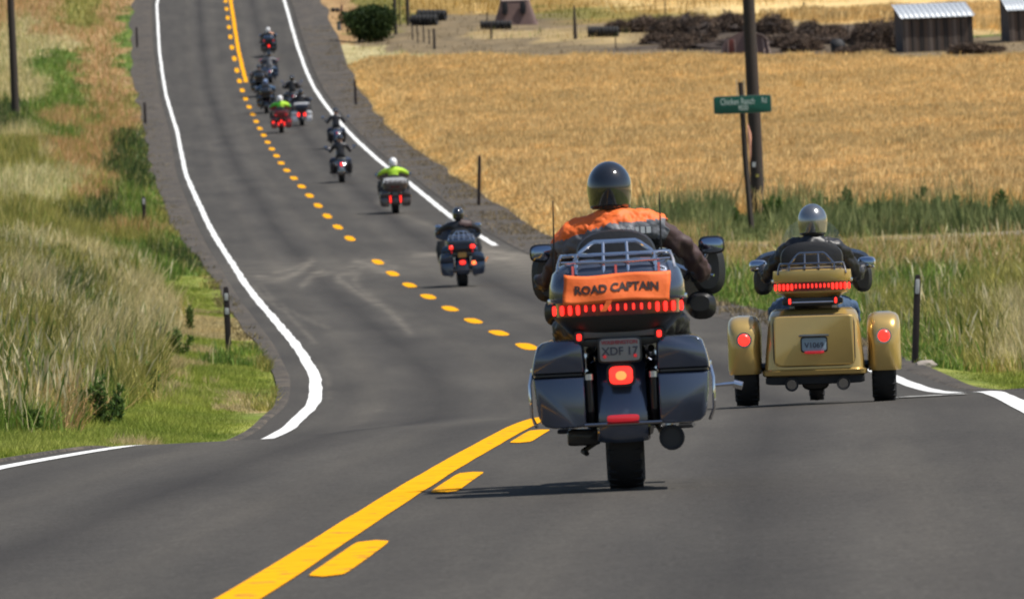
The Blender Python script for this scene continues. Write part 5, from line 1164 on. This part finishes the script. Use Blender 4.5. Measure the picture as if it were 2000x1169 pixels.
# ------------------------------------------------------------------ brush heaps
BR1 = mat('dead_brush', (.035, .027, .026), .95, var=.4); 
def brush(x0, x1, vb, vt, label, n=9000, seed=0):
    r_ = np.random.default_rng(seed); X, d, z = px2w((x0+x1)/2, vb); k = d/FPX; w_ = (x1-x0)*k/2*1.25; h_ = (vb-vt)*k*.95
    root = empty('brush_heap', (X, d, z), label=label, cat='brush heap', group='dark brush heaps beyond the wheat')
    bm = bmesh.new(); bmesh.ops.create_icosphere(bm, subdivisions=4, radius=1)
    for v in bm.verts:
        c = v.co; f = .40+.52*float(vnoise(c.x*2.6+seed*3, c.z*2.6+c.y*1.3, .6, seed))+.16*float(vnoise(c.x*9, c.z*9+c.y*7, .8, seed+2)); v.co = Vector((c.x*w_*f, c.y*1.3*f, max(-.2, c.z*h_*f)))
    me = bpy.data.meshes.new('mound'); bm.to_mesh(me); bm.free(); me.materials.append(mat('brush_mound_soil', (.06, .045, .038), .95, scale=3, var=.5, bump=1)); link('mound', me, root)  # dark brown soil of the mound
    th = r_.uniform(0, 2*math.pi, n); ph = np.arccos(r_.uniform(0, 1, n)); rr = r_.uniform(.35, .95, n)
    f = .75+.5*vnoise(np.cos(th)*2.6, np.sin(ph)*2.6, .6, seed)
    P = np.stack([np.cos(th)*np.sin(ph)*w_*rr*f, np.sin(th)*np.sin(ph)*1.3*rr*f, np.cos(ph)*h_*rr*f], -1); Dr = r_.normal(0, 1, (n, 3)); Dr[:, 2] = abs(Dr[:, 2])*.8; Dr /= np.linalg.norm(Dr, axis=1)[:, None]; L_ = r_.uniform(.12, .38, n)[:, None]
    sd_ = np.cross(Dr, r_.normal(0, 1, (n, 3))); sd_ /= np.linalg.norm(sd_, axis=1)[:, None]; sd_ *= r_.uniform(.009, .024, n)[:, None]
    V = np.stack([P-sd_, P+sd_, P+Dr*L_], 1).reshape(-1, 3); i = np.arange(n)*3; me = npmesh('twigs', V, [np.stack([i, i+1, i+2], -1)], attr_mat_twig)
    t = r_.uniform(0, 1, n)[:, None]; C = np.array((.032, .025, .022))*(1-t)+np.array((.30, .21, .155))*t**2.0; setcol(me, np.repeat(C, 3, 0)); link('twigs', me, root, kind='stuff')
attr_mat_twig = attr_mat('twig_bark', .95)
for i, a in enumerate(((1225, 1290, 62, 30, 'leftmost dark brush heap below the green strip'), (1270, 1345, 70, 30, 'second dark brush heap, low and broad'), (1310, 1400, 76, 20, 'tallest brush heap left of the utility pole'), (1385, 1455, 62, 20, 'brush heap touching the left side of the utility pole'), (1480, 1540, 66, 28, 'brush heap just right of the utility pole'), (1555, 1615, 76, 42, 'small round brush heap in the middle of the right yard'), (1665, 1720, 84, 40, 'brush heap left of the plank shed'), (1700, 1762, 92, 34, 'brush heap leaning on the plank shed wall'), (1515, 1565, 92, 70, 'low brush behind the striped hut'), (1180, 1235, 62, 42, 'thin scattered brush left of all heaps'), (1850, 1950, 104, 86, 'low brush in front of the shed corner'), (1300, 1385, 92, 66, 'low dark rubble left of the striped hut'), (1530, 1600, 100, 74, 'low rubble between hut and covered bale'), (1590, 1650, 72, 50, 'low rubble right of the small round heap'), (1640, 1740, 108, 84, 'low dark rubble right of the covered bale'), (1250, 1330, 84, 66, 'low scattered rubble under the second heap'), (1330, 1690, 90, 66, 'long low dark rubble mound running behind the utility pole'))):
    brush(*a, seed=i+1)
# ------------------------------------------------------------------ bushes and leafy plants
def leafy(x, v, wpx, hpx, label, cat, name, group, cols, n=2500, leaf=.07, upright=.5, seed=0, depth=1.0, stems=7, cone=False):
    r_ = np.random.default_rng(seed+50); X, d, z = px2w(x, v); k = d/FPX; w_ = wpx*k/2; h_ = hpx*k
    root = empty(name, (X, d, z-.02), label=label, cat=cat, group=group)
    st = MB(); tips = []
    for i in range(stems):
        a = r_.uniform(0, 2*math.pi); q = r_.uniform(.1, .95); tx, ty = math.cos(a)*w_*q, math.sin(a)*w_*depth*q*.7; hh = h_*(1-.45*q*r_.uniform(.5, 1))
        tips.append((tx, ty, hh)); st.tube([(tx*.15, ty*.15, 0), (tx*.6, ty*.6, hh*.5), (tx, ty, hh*.95)], [max(.008, h_*.012), max(.006, h_*.009), .004], TIMB, n=5)
    st.obj('stem', root)
    tip = np.array(tips); c = r_.integers(0, stems, n); t = r_.uniform(.12, 1.0, n); base = np.stack([tip[c, 0]*(.15+.85*t), tip[c, 1]*(.15+.85*t), tip[c, 2]*t], -1)
    P = base + r_.normal(0, 1, (n, 3))*np.array([w_*.20, w_*.18*depth, h_*.05])*(1.15-t*.85 if cone else 1+0*t)[:, None]; P[:, 2] = np.maximum(P[:, 2], .02)
    Dr = r_.normal(0, 1, (n, 3))*(1-upright)+np.array([0, 0, 1])*upright; Dr /= np.linalg.norm(Dr, axis=1)[:, None]; sd_ = np.cross(Dr, r_.normal(0, 1, (n, 3))); sd_ /= np.linalg.norm(sd_, axis=1)[:, None]; L_ = leaf*r_.uniform(.6, 1.4, n)[:, None]
    V = np.stack([P, P+Dr*L_*.5+sd_*L_*.24, P+Dr*L_, P+Dr*L_*.5-sd_*L_*.24], 1).reshape(-1, 3); i = np.arange(n)*4
    me = npmesh('foliage', V, [np.stack([i, i+1, i+2, i+3], -1)], M_BLADE); q = r_.uniform(0, 1, n)[:, None]; C = np.array(cols[0])*(1-q)+np.array(cols[1])*q; setcol(me, np.repeat(C, 4, 0)); link('foliage', me, root, kind='stuff'); return root
DG = ((.012, .028, .010), (.055, .085, .022)); MG = ((.06, .11, .03), (.16, .24, .06))
leafy(728, 82, 106, 70, 'dark green bush beside the top of the road', 'bush', 'bush', None, DG, n=12000, leaf=.2, upright=.72, seed=1, depth=1.2, stems=34)
k_ = 0
for (x, v, w_, h_, lab) in ((330, 640, 40, 55, 'dark leafy weed on the left bank above the post grass'), (372, 655, 26, 60, 'leafy weed with upright stems left of the near marker post'), (350, 700, 60, 62, 'tall leafy weed below the first weeds on the left bank'), (310, 705, 30, 80, 'thin tall weed at the edge of the straw grass'), (265, 760, 40, 75, 'leafy weed between straw and short grass'), (295, 775, 30, 70, 'small leafy weed beside the short grass'), (205, 835, 75, 105, 'large bright green weed low on the left bank'), (160, 825, 50, 70, 'smaller green weed left of the large bright one'), (232, 830, 30, 60, 'narrow green weed right of the large bright one'), (60, 855, 60, 60, 'leafy weed near the bottom left corner'), (20, 845, 50, 70, 'leafy weed at the left edge of the frame'), (170, 655, 40, 70, 'green weed within the olive grass of the left bank')):
    leafy(x, v, w_, h_, lab, 'weed', 'leafy_weed', 'leafy weeds on the left bank', MG, n=700, leaf=.05, upright=.55, seed=k_+5, stems=6, cone=True); k_ += 1
# upright weeds along the wheat edge: each spire a plant
rr = random.Random(3); xs = [1296, 1318, 1345, 1372, 1402, 1430, 1500, 1522, 1549, 1600, 1640, 1663, 1688, 1710, 1742, 1770, 1800, 1829, 1862, 1895, 1925, 1958]
for i, x in enumerate(xs):
    hp = rr.uniform(34, 62)+(6 if x > 1640 else 0); x += rr.uniform(-7, 7)
    leafy(x, 430+rr.uniform(-4, 14), rr.uniform(20, 46), hp, '%s upright weed spire from the left along the front of the wheat' % ORD[i], 'weed', 'weed_spire', 'weed spires along the wheat edge', MG if (x < 1600 or i % 3 == 0) else ((.06, .10, .035), (.20, .24, .09)), n=520, leaf=.10, upright=.78, seed=i+40, stems=rr.randint(5, 11), cone=True)
# pale stones by the right post
for i, (x, v, s_) in enumerate(((1808, 716, .10), (1800, 706, .06))):
    X, d, z = px2w(x, v); bm = bmesh.new(); bmesh.ops.create_icosphere(bm, subdivisions=2, radius=s_)
    for q in bm.verts: q.co = Vector((q.co.x*1.3, q.co.y, q.co.z*.6))*(1+.3*rr.uniform(-.5, .5))
    me = bpy.data.meshes.new('stone'); bm.to_mesh(me); bm.free(); me.materials.append(mat('pale_stone', (.3, .26, .22), .9)); o = link('stone', me, label=('larger' if i == 0 else 'smaller')+' pale stone at the foot of the right marker post', cat='stone'); o.location = (X, d, z+.02)
# worn crossline at the crest
